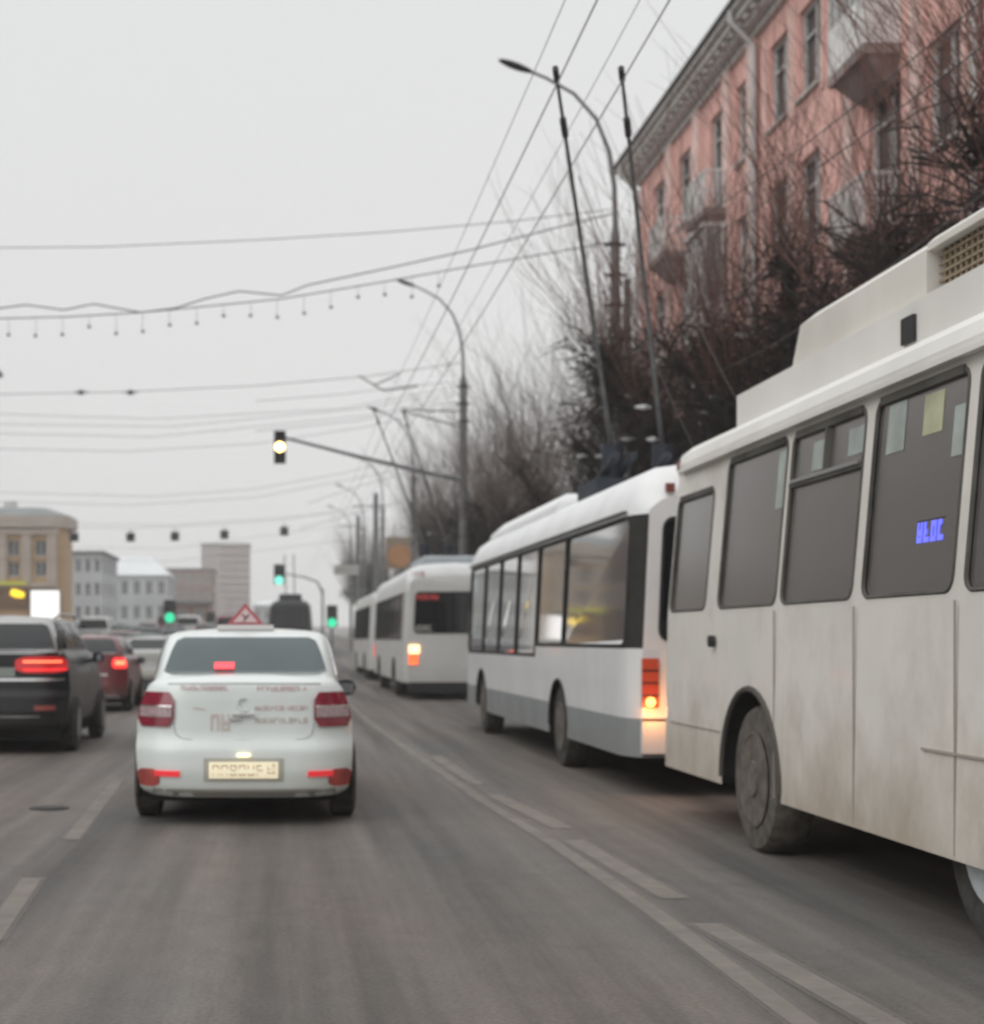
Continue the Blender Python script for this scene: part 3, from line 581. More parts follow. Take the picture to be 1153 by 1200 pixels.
# ------------------------------------------------------------------ cars
def car(name, label, cat, X, Y, paint, cfg, rz=0, group=None):
    g = cfg.get; Wd = g('W')/2; Lc = g('L'); prof = g('prof'); zd = prof[-1][0]; zb = prof[0][0]
    root = thing(name, label, cat, (X, Y, gz(Y)), rz, group)
    lean = g('lean'); RR = g('R', .22)
    wf = lambda z: interp(prof, z)*Wd
    def yr(u, z): return RR*abs(u)**g('pw', 4)+interp(lean, z)
    def zt(y, z):   # hood slopes down towards the front
        k = max(0, (y-Lc*.62)/(Lc*.38)); return z-(max(0, z-.55))*.36*k**1.6
    body = MB(); nz = 26; nu = 26
    zs = [lerp(zb, zd, j/nz) for j in range(nz+1)]
    body.grid(lambda u, v: ((2*u-1)*wf(lerp(zb, zd, v)), yr(2*u-1, lerp(zb, zd, v)), lerp(zb, zd, v)), nu, nz)
    for s in (-1, 1):
        def sd(u, v, s=s):
            z = lerp(zb, zd, v); ya = yr(1, z); y = lerp(ya, Lc-.1, u); k = max(0, (y-(Lc-.9))/.8)
            return (s*wf(z)*(1-.16*k*k), y, zt(y, z))
        body.grid(sd, 24, nz)
    def top(u, v):
        x = (2*u-1); ya = yr(x, zd); y = lerp(ya, Lc-.1, v); k = max(0, (y-(Lc-.9))/.8)
        return (x*wf(zd)*(1-.16*k*k), y, zt(y, zd)+.03*(1-x*x)*min(1, (y-ya)*6))
    body.grid(top, nu, 24)
    def fr(u, v):
        x = (2*u-1); z = lerp(zb, zd, v); return (x*wf(z)*.84, Lc-.1+.1*(1-x**4), zt(Lc-.1, z))
    body.grid(fr, nu, nz)
    bo = body.build('body', paint, root, smooth=40, merge=True)
    # cabin
    cb = g('cabin')   # list of (t, halfwidth, yrear, yfront, z)
    def cp(t):
        for a, b in zip(cb, cb[1:]):
            if t <= b[0]: k = (t-a[0])/(b[0]-a[0]); return [lerp(a[i], b[i], k) for i in range(1, 5)]
        return list(cb[-1][1:])
    nx = 7.0
    def crear(x, t):
        hw, a, b, z = cp(t); q = min(.999, abs(x/hw)); m_ = (a+b)/2; h = (b-a)/2
        return m_-h*(1-q**nx)**(1/nx), z
    def cfront(x, t):
        hw, a, b, z = cp(t); q = min(.999, abs(x/hw)); m_ = (a+b)/2; h = (b-a)/2
        return m_+h*(1-q**nx)**(1/nx), z
    def cside(y, t):
        hw, a, b, z = cp(t); m_ = (a+b)/2; h = (b-a)/2; q = min(.999, abs((y-m_)/h)); return hw*(1-q**nx)**(1/nx), z
    c_ = MB(); n = 48; ts = [0, .2, .4, .6, .8, .88, .94, .98, 1.0]
    vs = []
    for t in ts:
        hw, a, b, z = cp(t); m_ = (a+b)/2; h = (b-a)/2; sh = 1-.0*t
        for j in range(n):
            an = 2*math.pi*j/n; ca, sa = math.cos(an), math.sin(an)
            vs.append((hw*math.copysign(abs(ca)**(2/nx), ca), m_+h*math.copysign(abs(sa)**(2/nx), sa), z))
    k = len(ts); hw, a, b, z = cp(1); ctr = len(vs); vs.append((0, (a+b)/2, z+.035))
    fs = [(i*n+j, i*n+(j+1) % n, (i+1)*n+(j+1) % n, (i+1)*n+j) for i in range(k-1) for j in range(n)]+[((k-1)*n+j, (k-1)*n+(j+1) % n, ctr) for j in range(n)]
    c_.add(vs, fs); c_.build('cabin', g('cabin_paint', paint), root, smooth=45)
    G = g('glass', M_car_glass); t0, t1_, wr = g('rwin', (.12, .84, .86))
    def rw(u, v):
        t = lerp(t0, t1_, v); hw = cp(t)[0]; x = (2*u-1)*hw*(wr-.03*v)
        # rounded corners
        e_ = max(0, abs(2*u-1)-.93)/.07; vv = lerp(v, .5, .16*e_*e_); t = lerp(t0, t1_, vv)
        y, z = crear(x, t); return (x, y-.012, z)
    q = MB(); q.slab(rw, 20, 8, (0, .006, 0)); rwo = q.build('rear_window', G, root, smooth=60)
    q = MB(); q.slab(lambda u, v: ((2*u-1)*cp(lerp(.1, .85, v))[0]*.86, cfront((2*u-1)*cp(lerp(.1, .85, v))[0]*.86, lerp(.1, .85, v))[0]+.012, cp(lerp(.1, .85, v))[3]), 12, 6, (0, -.006, 0)); q.build('windscreen', G, root, smooth=60)
    for s in (-1, 1):
        for (fa_, fb_) in g('swin', ((.12, .45), (.49, .84))):
            def sw(u, v, s=s, fa_=fa_, fb_=fb_):
                t = lerp(.1, .84, v); hw, a, b, z = cp(t); y = lerp(a, b, lerp(fa_, fb_, u)); x, z = cside(y, t); return (s*(x+.010), y, z)
            q = MB(); q.slab(sw, 6, 5, (-s*.006, 0, 0)); q.build('side_window', G, root, smooth=60)
    # wheels
    rw_ = g('wheel', .31)
    for wy in (g('wr', .85), Lc-.85):
        for s in (-1, 1):
            xx = s*(Wd-.12); t = MB(); t.ring((xx, wy, rw_), [(-.09, rw_*.6), (-.105, rw_*.85), (-.08, rw_), (.08, rw_), (.105, rw_*.85), (.09, rw_*.6)], 24)
            wo = t.build('wheel', M_tyre, root, smooth=True)
            h = MB(); h.ring((xx+s*.06, wy, rw_), [(s*.05, rw_*.62), (s*.02, rw_*.5), (s*.045, rw_*.2), (s*.05, .01)], 16); h.build('rim', mat('alloy', (.3, .3, .3), .4, .7, noise=(5, .2)), wo)
            a = MB(); pts = [(s*(wf(.5)+.006), wy+(rw_+.07)*math.cos(R(k_)), rw_+(rw_+.07)*math.sin(R(k_))) for k_ in range(-20, 201, 11)]
            a.add(pts, [tuple(range(len(pts)))]); a.build('wheel_arch', M_black, root)
            # tyre disc must stand proud of the arch
            o2 = wo; o2.location.x = s*.055
    u_ = MB(); u_.box(-Wd*.86, Wd*.86, .32, Lc-.3, .17, zb+.12); u_.build('underbody', M_under, root)
    # rear fittings on the rear surface
    def rear(x0, x1, z0, z1, m_, nm, par=root, off=.012, nx_=8, nz_=5, rnd=.0, lab=None):
        def f(u, v):
            x = lerp(x0, x1, u); z = lerp(z0, z1, v)
            if rnd: 
                e2 = max(0, abs(2*u-1)-(1-rnd))/rnd; z = lerp(z, (z0+z1)/2, .45*e2*e2)
            uu = max(-1, min(1, x/wf(z))); xc = uu*wf(z); return (xc, yr(uu, z)-off, z)
        q = MB(); q.slab(f, nx_, nz_, (0, .02, 0)); o = q.build(nm, m_, par, smooth=50)
        if lab: o['label'] = lab
        return o
    root_rear = rear
    for it in g('rear', []): 
        o = rear(*it[:6], off=it[6] if len(it) > 6 else .012, rnd=it[7] if len(it) > 7 else 0)
        if len(it) > 8:
            for sub in it[8]: rear(*sub[:6], par=o, off=sub[6] if len(sub) > 6 else .02)
    for s in (-1, 1):
        if g('mirrors', True):
            my = Lc*.60; mz = g('mz', 1.0); q = MB(); xw = wf(.95)+.02
            q.slab(lambda u, v, s=s: (s*(xw-.01+(.16-.03*(2*v-1)**2)*u), my-.03*math.sin(math.pi*u), mz-.06+.125*v-.012*math.sin(math.pi*u)*(1-2*v)), 4, 3, (0, .09, 0)); q.obox((s*(xw-.08), my+.04, mz-.05), (s*(xw+.06), my+.04, mz-.02), .05, .04)
            mo = q.build('door_mirror', g('mirror_mat', M_black), root, smooth=True)
            q = MB(); q.slab(lambda u, v, s=s: (s*(xw+.005+.12*u), my-.034-.02*math.sin(math.pi*u), mz-.045+.09*v), 4, 3, (0, .004, 0)); q.build('mirror_glass', mat('mirror_glass', (.22, .24, .26), .15, .9), mo)
    root['_'] = 0; del root['_']
    return root, rear, rwo, wf, yr, crear

P_carw = mat('white_car_paint', (.70, .75, .735), .38, noise=(1.5, .03), dirt=((.52, .49, .42), .75, .42), coat=.35)
sed = dict(W=1.72, L=4.3, prof=[(.22, .86), (.27, .955), (.42, .99), (.62, 1.0), (.8, .995), (.93, .965), (1.02, .93), (1.09, .89), (1.13, .84), (1.145, .80)],
    lean=[(.2, .10), (.27, .02), (.42, 0), (.60, .015), (.66, .06), (.72, .075), (1.0, .09), (1.10, .105), (1.13, .13), (1.145, .16)], R=.26, pw=4.5,
    cabin=[(0, .765, .42, 3.05, 1.12), (.25, .745, .56, 2.85, 1.22), (.6, .715, .78, 2.55, 1.37), (.82, .685, .93, 2.35, 1.465), (.92, .645, 1.06, 2.25, 1.508), (1.0, .52, 1.3, 2.05, 1.53)],
    rwin=(.13, .84, .88), wr=.85, wheel=.315)
sed_rear = []
for s in (-1, 1):
    a, b = (.55, .86) if s > 0 else (-.86, -.55)
    ia, ib = (.565, .83) if s > 0 else (-.83, -.565)
    sed_rear.append((a, b, .77, 1.04, M_red_off, 'taillight', .022, .25, [(ia, ib, .845, .925, M_white_lens, 'reversing_lens', .032), (ia, ib, .925, .935, M_chrome, 'lens_strip', .034)]))
    a, b = (.50, .70) if s > 0 else (-.70, -.50)
    sed_rear.append((a, b, .385, .43, M_red_on if False else mat('reflector_red', (.75, .04, .05), .3, emit=(1, .05, .06), es=.35), 'bumper_reflector', .014))
    a, b = (.66, .855) if s > 0 else (-.855, -.66)
    sed_rear.append((a, b, .30, .44, mat('red_bumper_corner', (.40, .07, .06), .5, noise=(6, .3)), 'bumper_corner', .006, .6))
sed_rear += [(-.31, .31, .35, .53, mat('plate_recess', (.42, .41, .36), .6), 'plate_recess', .006),
             (-.268, .268, .375, .50, M_plate, 'number_plate', .02), (-.05, .05, .545, .565, emis('plate_lamp', (1, .85, .5), 2.2), 'plate_lamp', .03),
             (-.72, .72, .225, .29, mat('lower_bumper_grey', (.3, .29, .26), .6), 'bumper_valance', .004)]
sed['rear'] = sed_rear
S1, rear, rwo, wf, yr, crear = car('saloon_car', 'white driving-school saloon straight ahead with a red triangle on its roof', 'car', -.295, 12.25, P_carw, sed)
# lettering and badge on the boot
mp = lambda off: (lambda u, v: (u, yr(u/wf(v), v)-off, v))
M_redink = mat('faded_red_lettering', (.52, .33, .33), .6)
for (a, b, z0, z1, n, sd_) in ((-.50, -.12, 1.055, 1.09, 10, 1), (.10, .50, 1.05, 1.088, 11, 2), (.08, .50, .90, .935, 13, 3), (.08, .50, .80, .842, 11, 4)):
    q = MB(); glyphs(q, mp(.006), a, b, z0, z1, n, .17, sd_); q.build('boot_lettering', M_redink if sd_ < 4 else mat('faded_brown_lettering', (.52, .44, .38), .6), S1)
q = MB(); glyphs(q, mp(.006), -.27, -.10, .74, .87, 2, .18, 12); q.add([mp(.005)(-.30, .90), mp(.005)(-.40, .915), mp(.005)(-.40, .925), mp(.005)(-.30, .912)], [(0,1,2,3)]); q.build('boot_emblem', mat('pink_emblem', (.60, .50, .48), .6), S1)
q = MB(); q.tube([mp(.0)(x, z) for x, z in ((-.545, .80), (-.545, .76), (-.53, .71), (-.49, .68), (-.42, .672), (0, .668), (.42, .672), (.49, .68), (.53, .71), (.545, .76), (.545, .80))], .004, 5); q.build('boot_seam', mat('seam', (.33, .33, .32), .8), S1)
q = MB(); q.tube([mp(.0)(x, 1.108-.012*x*x) for x in [-.6+.1*k for k in range(13)]], .005, 5); q.build('boot_crease', mat('seam', (.33, .33, .32), .8), S1)
q = MB(); q.tube([mp(.012)(.05*math.cos(R(a)), .945+.045*math.sin(R(a))) for a in range(70, 330, 20)], .007, 5); q.build('chrome_badge', M_chrome, S1)
q = MB(); q.box(-.09, .08, yr(0, .86)-.03, yr(0, .86)+.02, .855, .875); q.box(-.11, -.02, yr(0, .86)-.025, yr(0, .86)+.02, .82, .842); q.build('boot_handle', M_chrome, S1)
q = MB(); glyphs(q, mp(.0225), -.25, .16, .395, .48, 6, .14, 21); glyphs(q, mp(.0225), .18, .25, .41, .485, 2, .16, 22); q.build('plate_character', M_glyph, S1)
def on_win(x, t): y, z = crear(x, t); return y, z
y_, z_ = on_win(-.17, .27)
q = MB(); q.slab(lambda u, v: (-.25+.16*u, on_win(-.2, .24+.12*v)[0]-.03, on_win(-.2, .24+.12*v)[1]), 3, 2, (0, .012, 0)); q.build('high_brake_light', emis('brake_glow', (1, .06, .08), 1.5), S1)
q = MB()
for (x, tz, r_) in ((-.30, .62, .085), (-.47, .45, .07), (.34, .6, .075)): y, z = on_win(x, .5); q.disc((x, 1.35, z+.0), (0,1,0), r_, .1, 12)
q.build('headrest', mat('headrest_cloth', (.22, .23, .22), .9), S1)
# roof sign: its own thing, sitting on the saloon roof
sx0, sy0, sz0 = -.29, 12.25+1.35, 1.535
T1 = thing('roof_sign', 'small white and red triangle sign standing on the white saloon roof', 'roof sign', (sx0-.02, sy0, sz0))
q = MB(); q.box(-.24, .24, -.08, .08, 0, .045); q.build('base', mat('sign_white', (.6, .58, .57), .5), T1)
def tri(mb, h0, h1, hw, y0, y1):
    mb.add([(-hw, y0, h0), (hw, y0, h0), (0, y0, h1), (-hw, y1, h0), (hw, y1, h0), (0, y1, h1)], [(0,1,2),(3,5,4),(0,3,4,1),(1,4,5,2),(2,5,3,0)])
q = MB(); tri(q, .047, .232, .16, -.035, .035); q.build('border', mat('sign_red', (.42, .10, .12), .5), T1)
q = MB(); tri(q, .066, .19, .108, -.04, -.0355); q.build('face', mat('sign_face', (.62, .48, .48), .5), T1)
q = MB(); q.obox((-.03, -.043, .135), (0, -.043, .105), .004, .013); q.obox((.03, -.043, .135), (-.018, -.043, .075), .004, .013); q.build('letter', mat('sign_letter', (.15, .04, .05), .6), T1)
# --- dark SUV at the left
P_blk = mat('black_car_paint', (.010, .0105, .012), .3, noise=(2, .15), dirt=((.07, .06, .05), .7, .4), coat=.15, spec=.35)
P_suvcab = mat('pale_suv_cabin', (.42, .42, .41), .35, .3, noise=(2, .1), dirt=((.2, .18, .16), .7, .4))  # paler tone for the roof and pillars of the black SUV
suv = dict(W=1.92, L=4.6, prof=[(.30, .86), (.36, .96), (.55, .99), (.8, 1.0), (1.0, .985), (1.15, .96), (1.25, .92), (1.31, .88)],
    lean=[(.3, .12), (.38, .02), (.55, 0), (.75, .03), (.80, .08), (1.3, .13)], R=.30, pw=4,
    cabin=[(0, .86, .16, 3.5, 1.29), (.3, .83, .26, 3.3, 1.42), (.6, .785, .42, 3.0, 1.57), (.82, .74, .54, 2.85, 1.67), (.93, .69, .66, 2.7, 1.72), (1.0, .55, .9, 2.4, 1.75)],
    rwin=(.05, .80, .90), wheel=.36, wr=.92, glass=M_dark_glass, mz=1.2, cabin_paint=P_suvcab,
    swin=((.06, .20), (.24, .5), (.54, .82)))
sr = []
for s in (-1, 1):
    P = lambda a, b: (a, b) if s > 0 else (-b, -a)
    sr.append((*P(.30, .94), 1.03, 1.24, mat('red_light_housing', (.30, .01, .015), .2, coat=.5, emit=(1, .02, .02), es=.32), 'taillight', .02, .5,
               [(*P(.40, .86), 1.165, 1.185, M_red_hot, 'light_bar', .032), (*P(.40, .92), 1.065, 1.08, M_red_on, 'light_bar', .032)]))
    sr.append((*P(.55, .80), .56, .62, mat('reflector_dull', (.28, .06, .05), .3), 'bumper_reflector', .014))
sr += [(-.9, .9, .93, .965, M_chrome, 'chrome_strip', .02, .3), (-.85, .85, 1.27, 1.30, mat('grey_trim', (.5, .5, .5), .3, .6), 'window_trim', .012), (-.75, .62, .47, .495, M_chrome, 'chrome_strip', .016, .2), (-.30, .30, .98, 1.10, mat('plate_dim', (.25, .27, .25), .6), 'number_plate', .014),
       (-.85, .85, .34, .46, M_black, 'bumper_valance', .008)]
suv['rear'] = sr
V1, *_ = car('suv_car', 'black SUV with wide glowing red tail lights, cut off by the left edge', 'car', -3.66, 19.8, P_blk, suv)
q = MB()
for s in (-1, 1): q.tube([(s*.70, .85, 1.735), (s*.72, 1.1, 1.79), (s*.72, 2.5, 1.79), (s*.70, 2.8, 1.735)], .02, 6)
q.build('roof_rail', mat('rail_silver', (.55, .55, .55), .35, .8), V1)
# --- others in the left lanes
def simple(base, paint, lit=True, plate=True, glassm=M_dark_glass, **kw):
    d = dict(base); d['glass'] = glassm; d['mirrors'] = kw.pop('mirrors', True); W2 = d['W']/2*.995; z1 = kw.pop('lz', .97); lm = M_red_on if lit else M_red_off
    d['rear'] = []
    for s in (-1, 1):
        a, b = (W2-.30, W2) if s > 0 else (-W2, -W2+.30)
        ia, ib = (W2-.24, W2-.06) if s > 0 else (-W2+.06, -W2+.24)
        d['rear'].append((a, b, z1-.09, z1+.12, M_red_off if not lit else lm, 'taillight', .02, .3, [(ia, ib, z1-.02, z1+.06, M_red_hot, 'lit_lens', .03)] if lit else []))
    d['rear'] += [(-.26, .26, .44, .56, mat('plate_plain', (.55, .54, .48), .5), 'number_plate', .016), (-.5, .5, .74, .765, M_chrome, 'chrome_strip', .016), (-.8, .8, .26, .33, M_black, 'bumper_valance', .008)]
    d.update(kw); return d
P_mar = mat('maroon_car_paint', (.16, .025, .03), .3, noise=(2, .1), dirt=((.14, .12, .1), .7, .6), coat=.4)
hatch = dict(W=1.78, L=4.2, prof=[(.24, .86), (.30, .95), (.5, .99), (.75, 1.0), (.95, .97), (1.08, .92), (1.15, .86)], lean=[(.24, .1), (.3, .02), (.5, 0), (.7, .04), (1.15, .1)], R=.28,
    cabin=[(0, .79, .22, 3.2, 1.13), (.35, .76, .36, 2.95, 1.27), (.7, .70, .55, 2.7, 1.42), (.85, .66, .66, 2.5, 1.48), (.94, .60, .8, 2.4, 1.52), (1, .47, 1.05, 2.1, 1.54)], wheel=.32)
H1, *_ = car('hatchback_car', 'maroon car with a lit tail lamp between the black SUV and the white saloon', 'car', -3.98, 31.5, P_mar, simple(hatch, P_mar))
q = MB(); q.box(-.75, .75, -.04, .1, .30, .335); q.build('bumper_strip', M_chrome, H1)
P_sl2 = mat('pale_car_paint', (.5, .5, .48), .35, .1, noise=(2, .06), dirt=((.25, .22, .2), .7, .5))
H2, *_ = car('saloon_car', 'silver car ahead of the maroon one, half hidden by the white saloon', 'car', -3.75, 44.5, P_sl2, simple(sed, P_sl2, lit=False))
P_dk2 = mat('graphite_car_paint', (.06, .065, .07), .35, noise=(2, .1), dirt=((.2, .18, .16), .7, .5))
van = dict(W=1.95, L=5.0, prof=[(.30, .88), (.36, .96), (.6, 1.0), (1.0, 1.0), (1.2, .99), (1.3, .97)], lean=[(.3, .1), (.36, .02), (.6, 0), (1.3, .05)], R=.15,
    cabin=[(0, .93, .07, 4.3, 1.29), (.3, .92, .10, 4.1, 1.55), (.7, .86, .16, 3.9, 1.9), (.86, .82, .2, 3.8, 2.02), (.94, .76, .28, 3.7, 2.08), (1, .6, .5, 3.4, 2.11)], rwin=(.15, .75, .85), wheel=.34)
P_wv = mat('white_van_paint', (.6, .6, .58), .45, noise=(2, .05), dirt=((.3, .27, .24), .9, .5))
P_rv = mat('dull_red_van_paint', (.17, .03, .035), .5, noise=(2, .1))
P_gr = mat('green_grey_car_paint', (.12, .15, .14), .4, noise=(2, .1))
fleet = [  # x, y, kind, label words
 ('hatch', P_dk2, -7.3, 36, 'graphite car in the second lane, seen just right of the black SUV'),
 ('van', P_rv, -13.4, 78, 'dull red van at the far left, below the pale grey house'),
 ('sed', P_gr, -7.1, 52, 'green-grey saloon in the second lane behind the graphite car'),
 ('hatch', P_wv, -3.6, 57, 'small white hatchback queueing well ahead in the next lane'),
 ('van', P_wv, -10.5, 88, 'white van in the distant queue under the green signal'),
 ('hatch', P_mar, -5.6, 50, 'maroon hatchback wedged behind the silver car and the green-grey saloon'),
]
cfgs = dict(hatch=simple(hatch, None, mirrors=False), van=simple(van, None, lz=1.0, mirrors=False), sed=simple(sed, None, mirrors=False))
protos = {}
GRP = 'cars queueing far ahead with brake lights on'
for kd, pt, x, y, lb in fleet:
    r_, *_ = car({'hatch': 'hatchback_car', 'van': 'delivery_van', 'sed': 'saloon_car'}[kd], lb, 'van' if kd == 'van' else 'car', x, y, pt, cfgs[kd], group=GRP); protos[(kd, pt.name)] = r_
pk = list(protos.values())
words = {pk[0]: 'graphite hatchback', pk[1]: 'dull red van', pk[2]: 'green-grey saloon', pk[3]: 'white hatchback', pk[4]: 'white van', pk[5]: 'maroon hatchback'}
far = [(0, -3.5, 70), (2, -3.4, 84), (5, -6.9, 68), (1, -3.3, 101), (0, -7.0, 84), (0, -6.8, 99), (2, -10.3, 62), (3, -10.6, 75), (0, -13.8, 64), (5, -14.2, 92), (4, -6.9, 116), (2, -10.5, 104), (3, -3.4, 118), (0, -14, 108), (5, -10.3, 121), (0, -.4, 62), (5, 0.1, 74), (1, -10.2, 140), (4, -3.4, 138), (5, -7, 132), (2, -5.4, 61), (0, -5.2, 76), (2, -8.7, 70), (2, -8.8, 92), (0, -12.2, 80), (2, -1.9, 92), (0, -1.8, 108), (5, -5.2, 108), (2, -12.3, 118), (0, -8.8, 128), (0, -16, 75), (2, -5.0, 126), (2, -1.6, 128)]
near_of = ['second lane', 'third lane', 'outer lane', 'next lane']
lane = lambda x: 'in our own lane' if x > -1.5 else 'astride the first and second left lanes' if x in (-5.4, -5.2, -5.0) else 'half into our lane' if x in (-1.9, -1.8, -1.6) else 'straddling the lane line' if x in (-8.7, -8.8, -12.2, -12.3, -16) else 'in the next lane left' if x > -5 else 'two lanes left' if x > -8.7 else 'three lanes left' if x > -12.2 else 'in the outermost left lane'
for k, x, y in far:
    dup(pk[k], (x, y, gz(y)), 0, '%s %s, %s of the queue' % (words[pk[k]], lane(x), {0: 'at the head', 1: 'near the tail', 2: 'behind the middle', 3: 'in the middle', 4: 'ahead of the middle'}[1 if y < 69 else 2 if y < 80 else 3 if y < 96 else 4 if y < 112 else 0]))

# ------------------------------------------------------------------ lamp posts, wires, signals
LX = 6.75
def lamp_post(Y, label, arm=True, thick=.12, top=8.9, lx=LX, group='street lamp posts along the right kerb'):
    s = F/Y; t = thing('street_lamp', label, 'street lamp', (lx, Y, gz(Y)+.14), 0, group)
    m = MB(); m.tube([(0,0,0), (0,0,top*.5), (0,0,top)], [thick*1.15, thick, thick*.85], 12); m.disc((0,0,.15), (0,0,1), thick*1.7, .3, 12)
    m.tube([(0,0,top), (0,0,top+.28)], [thick*.85, .055], 12); m.build('post', M_pole, t, smooth=True)
    for z in (top-.15, top-.75, top-1.35):
        c_ = MB(); c_.disc((0,0,z), (0,0,1), thick*1.12, .06, 12); c_.obox((-thick-.12, 0, z), (thick+.10, 0, z), .05, .05); c_.build('clamp', M_black, t)
    if arm:
        a = MB(); H = 12.35-.14
        pts = [(0,0,top+.25), (-.02,0,top+1.0), (-.12,0,top+1.7), (-.38,0,top+2.35), (-.82,0,top+2.85), (-1.35,0,top+3.15), (-1.75, 0, top+3.32)]
        a.tube(pts, [.055, .05, .045, .04, .036, .032, .03], 8); a.build('arm', M_steel, t, smooth=True)
        h = MB(); x0, z0 = -1.62, top+3.27; n = 8
        rows = [(0, .03, .02), (.12, .07, .05), (.3, .11, .07), (.5, .12, .065), (.66, .09, .04), (.74, .03, .015)]; d = Vector((-.94, 0, .34)).normalized()
        vs = []
        for (q_, wd, hh) in rows:
            p = Vector((x0, 0, z0))+d*q_
            for j in range(10): an = 2*math.pi*j/10; vs.append(p+Vector((0,1,0))*wd*math.cos(an)+Vector((.34, 0, .94))*hh*math.sin(an))
        h.add(vs, [(i*10+j, i*10+(j+1) % 10, (i+1)*10+(j+1) % 10, (i+1)*10+j) for i in range(len(rows)-1) for j in range(10)]+[tuple(range(10))[::-1], tuple(len(vs)-10+j for j in range(10))])
        h.build('lamp_head', M_black, t, smooth=True)
    return t
def Yof(px, X): return F*X/(px-VX)
Y1 = 31.3
LX1 = (721-VX)*Y1/F
lamp_post(Y1, 'tall curved-arm street lamp nearest the camera, in front of the pink house corner', top=9.3, thick=.11, lx=LX1)
Y2 = 54.0; LX2 = (543-VX)*Y2/F
lamp_post(Y2, 'thick street lamp post above the third trolleybus, holding the amber signal arm', top=10.1, thick=.15, lx=LX2)
for Y, lb in ((79, 'thin lamp post right behind the signal arm among bare trees'), (103, 'lamp post rising over the orange board'), (127, 'distant lamp post left of the orange board'), (150, 'farthest lamp post with short cross arms beside the green signal')):
    t = lamp_post(Y, lb, top=9.0, thick=.13, lx=6.6)
# second pole at the kerb by the first lamp (plain traction mast)
tm = thing('traction_mast', 'slim dark traction mast just right of the nearest street lamp', 'mast', (PT(735, 500, Y1+.6).x, Y1+.6, .14), 0)
m = MB(); m.tube([(0,0,0), (0,0,8.6)], [.10, .07], 10); m.build('post', M_steel, tm, smooth=True)
for Y_, lb in ((108, 'thick dark mast among far branches, right of the sign plate'), (133, 'farther thick dark mast just left of the other')):
    t = thing('traction_mast', lb, 'mast', (6.45, Y_, gz(Y_)), 0); m = MB(); m.tube([(0,0,0), (0,0,10.5)], [.26, .17], 10); m.build('post', M_steel, t, smooth=True)
    m = MB(); m.obox((-1.6, 0, 9.6), (.5, 0, 9.6), .08, .08); m.build('bracket', M_steel, t)
def catenary(a, b, sag, n=18): return [Vector(a).lerp(Vector(b), i/n)-Vector((0,0,sag*4*(i/n)*(1-i/n))) for i in range(n+1)]
def wire(name, label, cat, pts, r, m=M_wire, group=None, n=6):
    r *= .68; mb = MB(); o0 = Vector(pts[0]); mb.tube([Vector(p)-o0 for p in pts], r, n); o = mb.build(name, m); o.location = o0
    return tag(o, label, cat, group)
# contact wires: two for our row of trolleybuses plus the parallel pair, sagging between spans
g_ct = 'trolleybus contact wires running along the street'
for (X, z, r, lb) in ((2.13, 5.82, .010, 'contact wire touched by the left pole of the second trolleybus'), (2.62, 5.82, .010, 'contact wire touched by the right pole of the second trolleybus'), (1.93, 5.86, .0055, 'thin wire strung just left of the left contact wire'), (2.44, 5.86, .0055, 'thin wire strung between the two contact wires')):
    pts = []
    for k in range(0, 40):
        Y = -4+k*4.0; ph = ((Y-7.3) % 24)/24; zz = z-.10*4*ph*(1-ph)+gz(Y); pts.append((X, Y, zz))
    wire('contact_wire', lb, 'wire', pts, r, mat('contact_wire_grey', (.30, .30, .305), .5), g_ct)
# span wires across the street, fixed to the lamp posts
def span(pxs, Y, r, label, m=M_wire, group='span wires crossing the street', name='span_wire', cat='wire'):
    pts = [PT(px, py, Y) for px, py in pxs]
    # run on to the far kerb, out of the frame on the left
    d = pts[0]-pts[1]; L_ = PT(pxs[0][0], pxs[0][1], Y); end = Vector((-19.5, Y, L_.z+.9)); pts = [end, L_.lerp(end, .5)-Vector((0,0,.15))]+pts
    return wire(name, label, cat, pts, r, m, group)
span([(0, 290), (120, 289), (300, 281), (450, 272), (600, 259), (716, 245)], Y1, .014, 'topmost thin span wire, reaching the nearest street lamp', M_wire_lt)
span([(0, 361), (30, 357), (75, 363), (110, 356), (165, 366), (205, 361), (240, 350), (280, 341), (330, 346), (360, 334), (450, 315), (550, 293), (650, 267), (718, 250)], Y1, .021, 'wavy black cable looping over the garland wire', name='power_cable', cat='cable')
gpts = [(0, 373), (80, 371), (165, 366), (250, 358), (330, 350), (450, 330), (550, 312), (640, 297), (718, 283)]
span(gpts, Y1, .018, 'straight black wire carrying the hanging garland')
for i in range(17):
    px = 10+i*31.5; py = interp(gpts, px); p = PT(px, py, Y1); dl = random.uniform(.18, .36); ords = 'first second third fourth fifth sixth seventh eighth ninth tenth eleventh twelfth thirteenth fourteenth fifteenth sixteenth seventeenth'.split()
    mb = MB(); mb.tube([(0,0,0), (random.uniform(-.02, .02), 0, -dl)], .0045, 4); mb.disc((0, 0, -dl-.03), (0,0,1), .045, .06, 8, .02)
    o = mb.build('garland_bulb', M_wire_lt, loc=p); tag(o, 'small pale unlit bulb, %s from the left on the garland wire' % ords[i], 'garland light', 'unlit garland bulbs on the wire')
g2_ = 'span wires crossing the street'
span([(0, 462), (150, 459), (300, 452), (430, 441), (540, 425)], Y2, .020, 'upper wire of the bundle below the garland, with two small clamps', M_wire_lt)
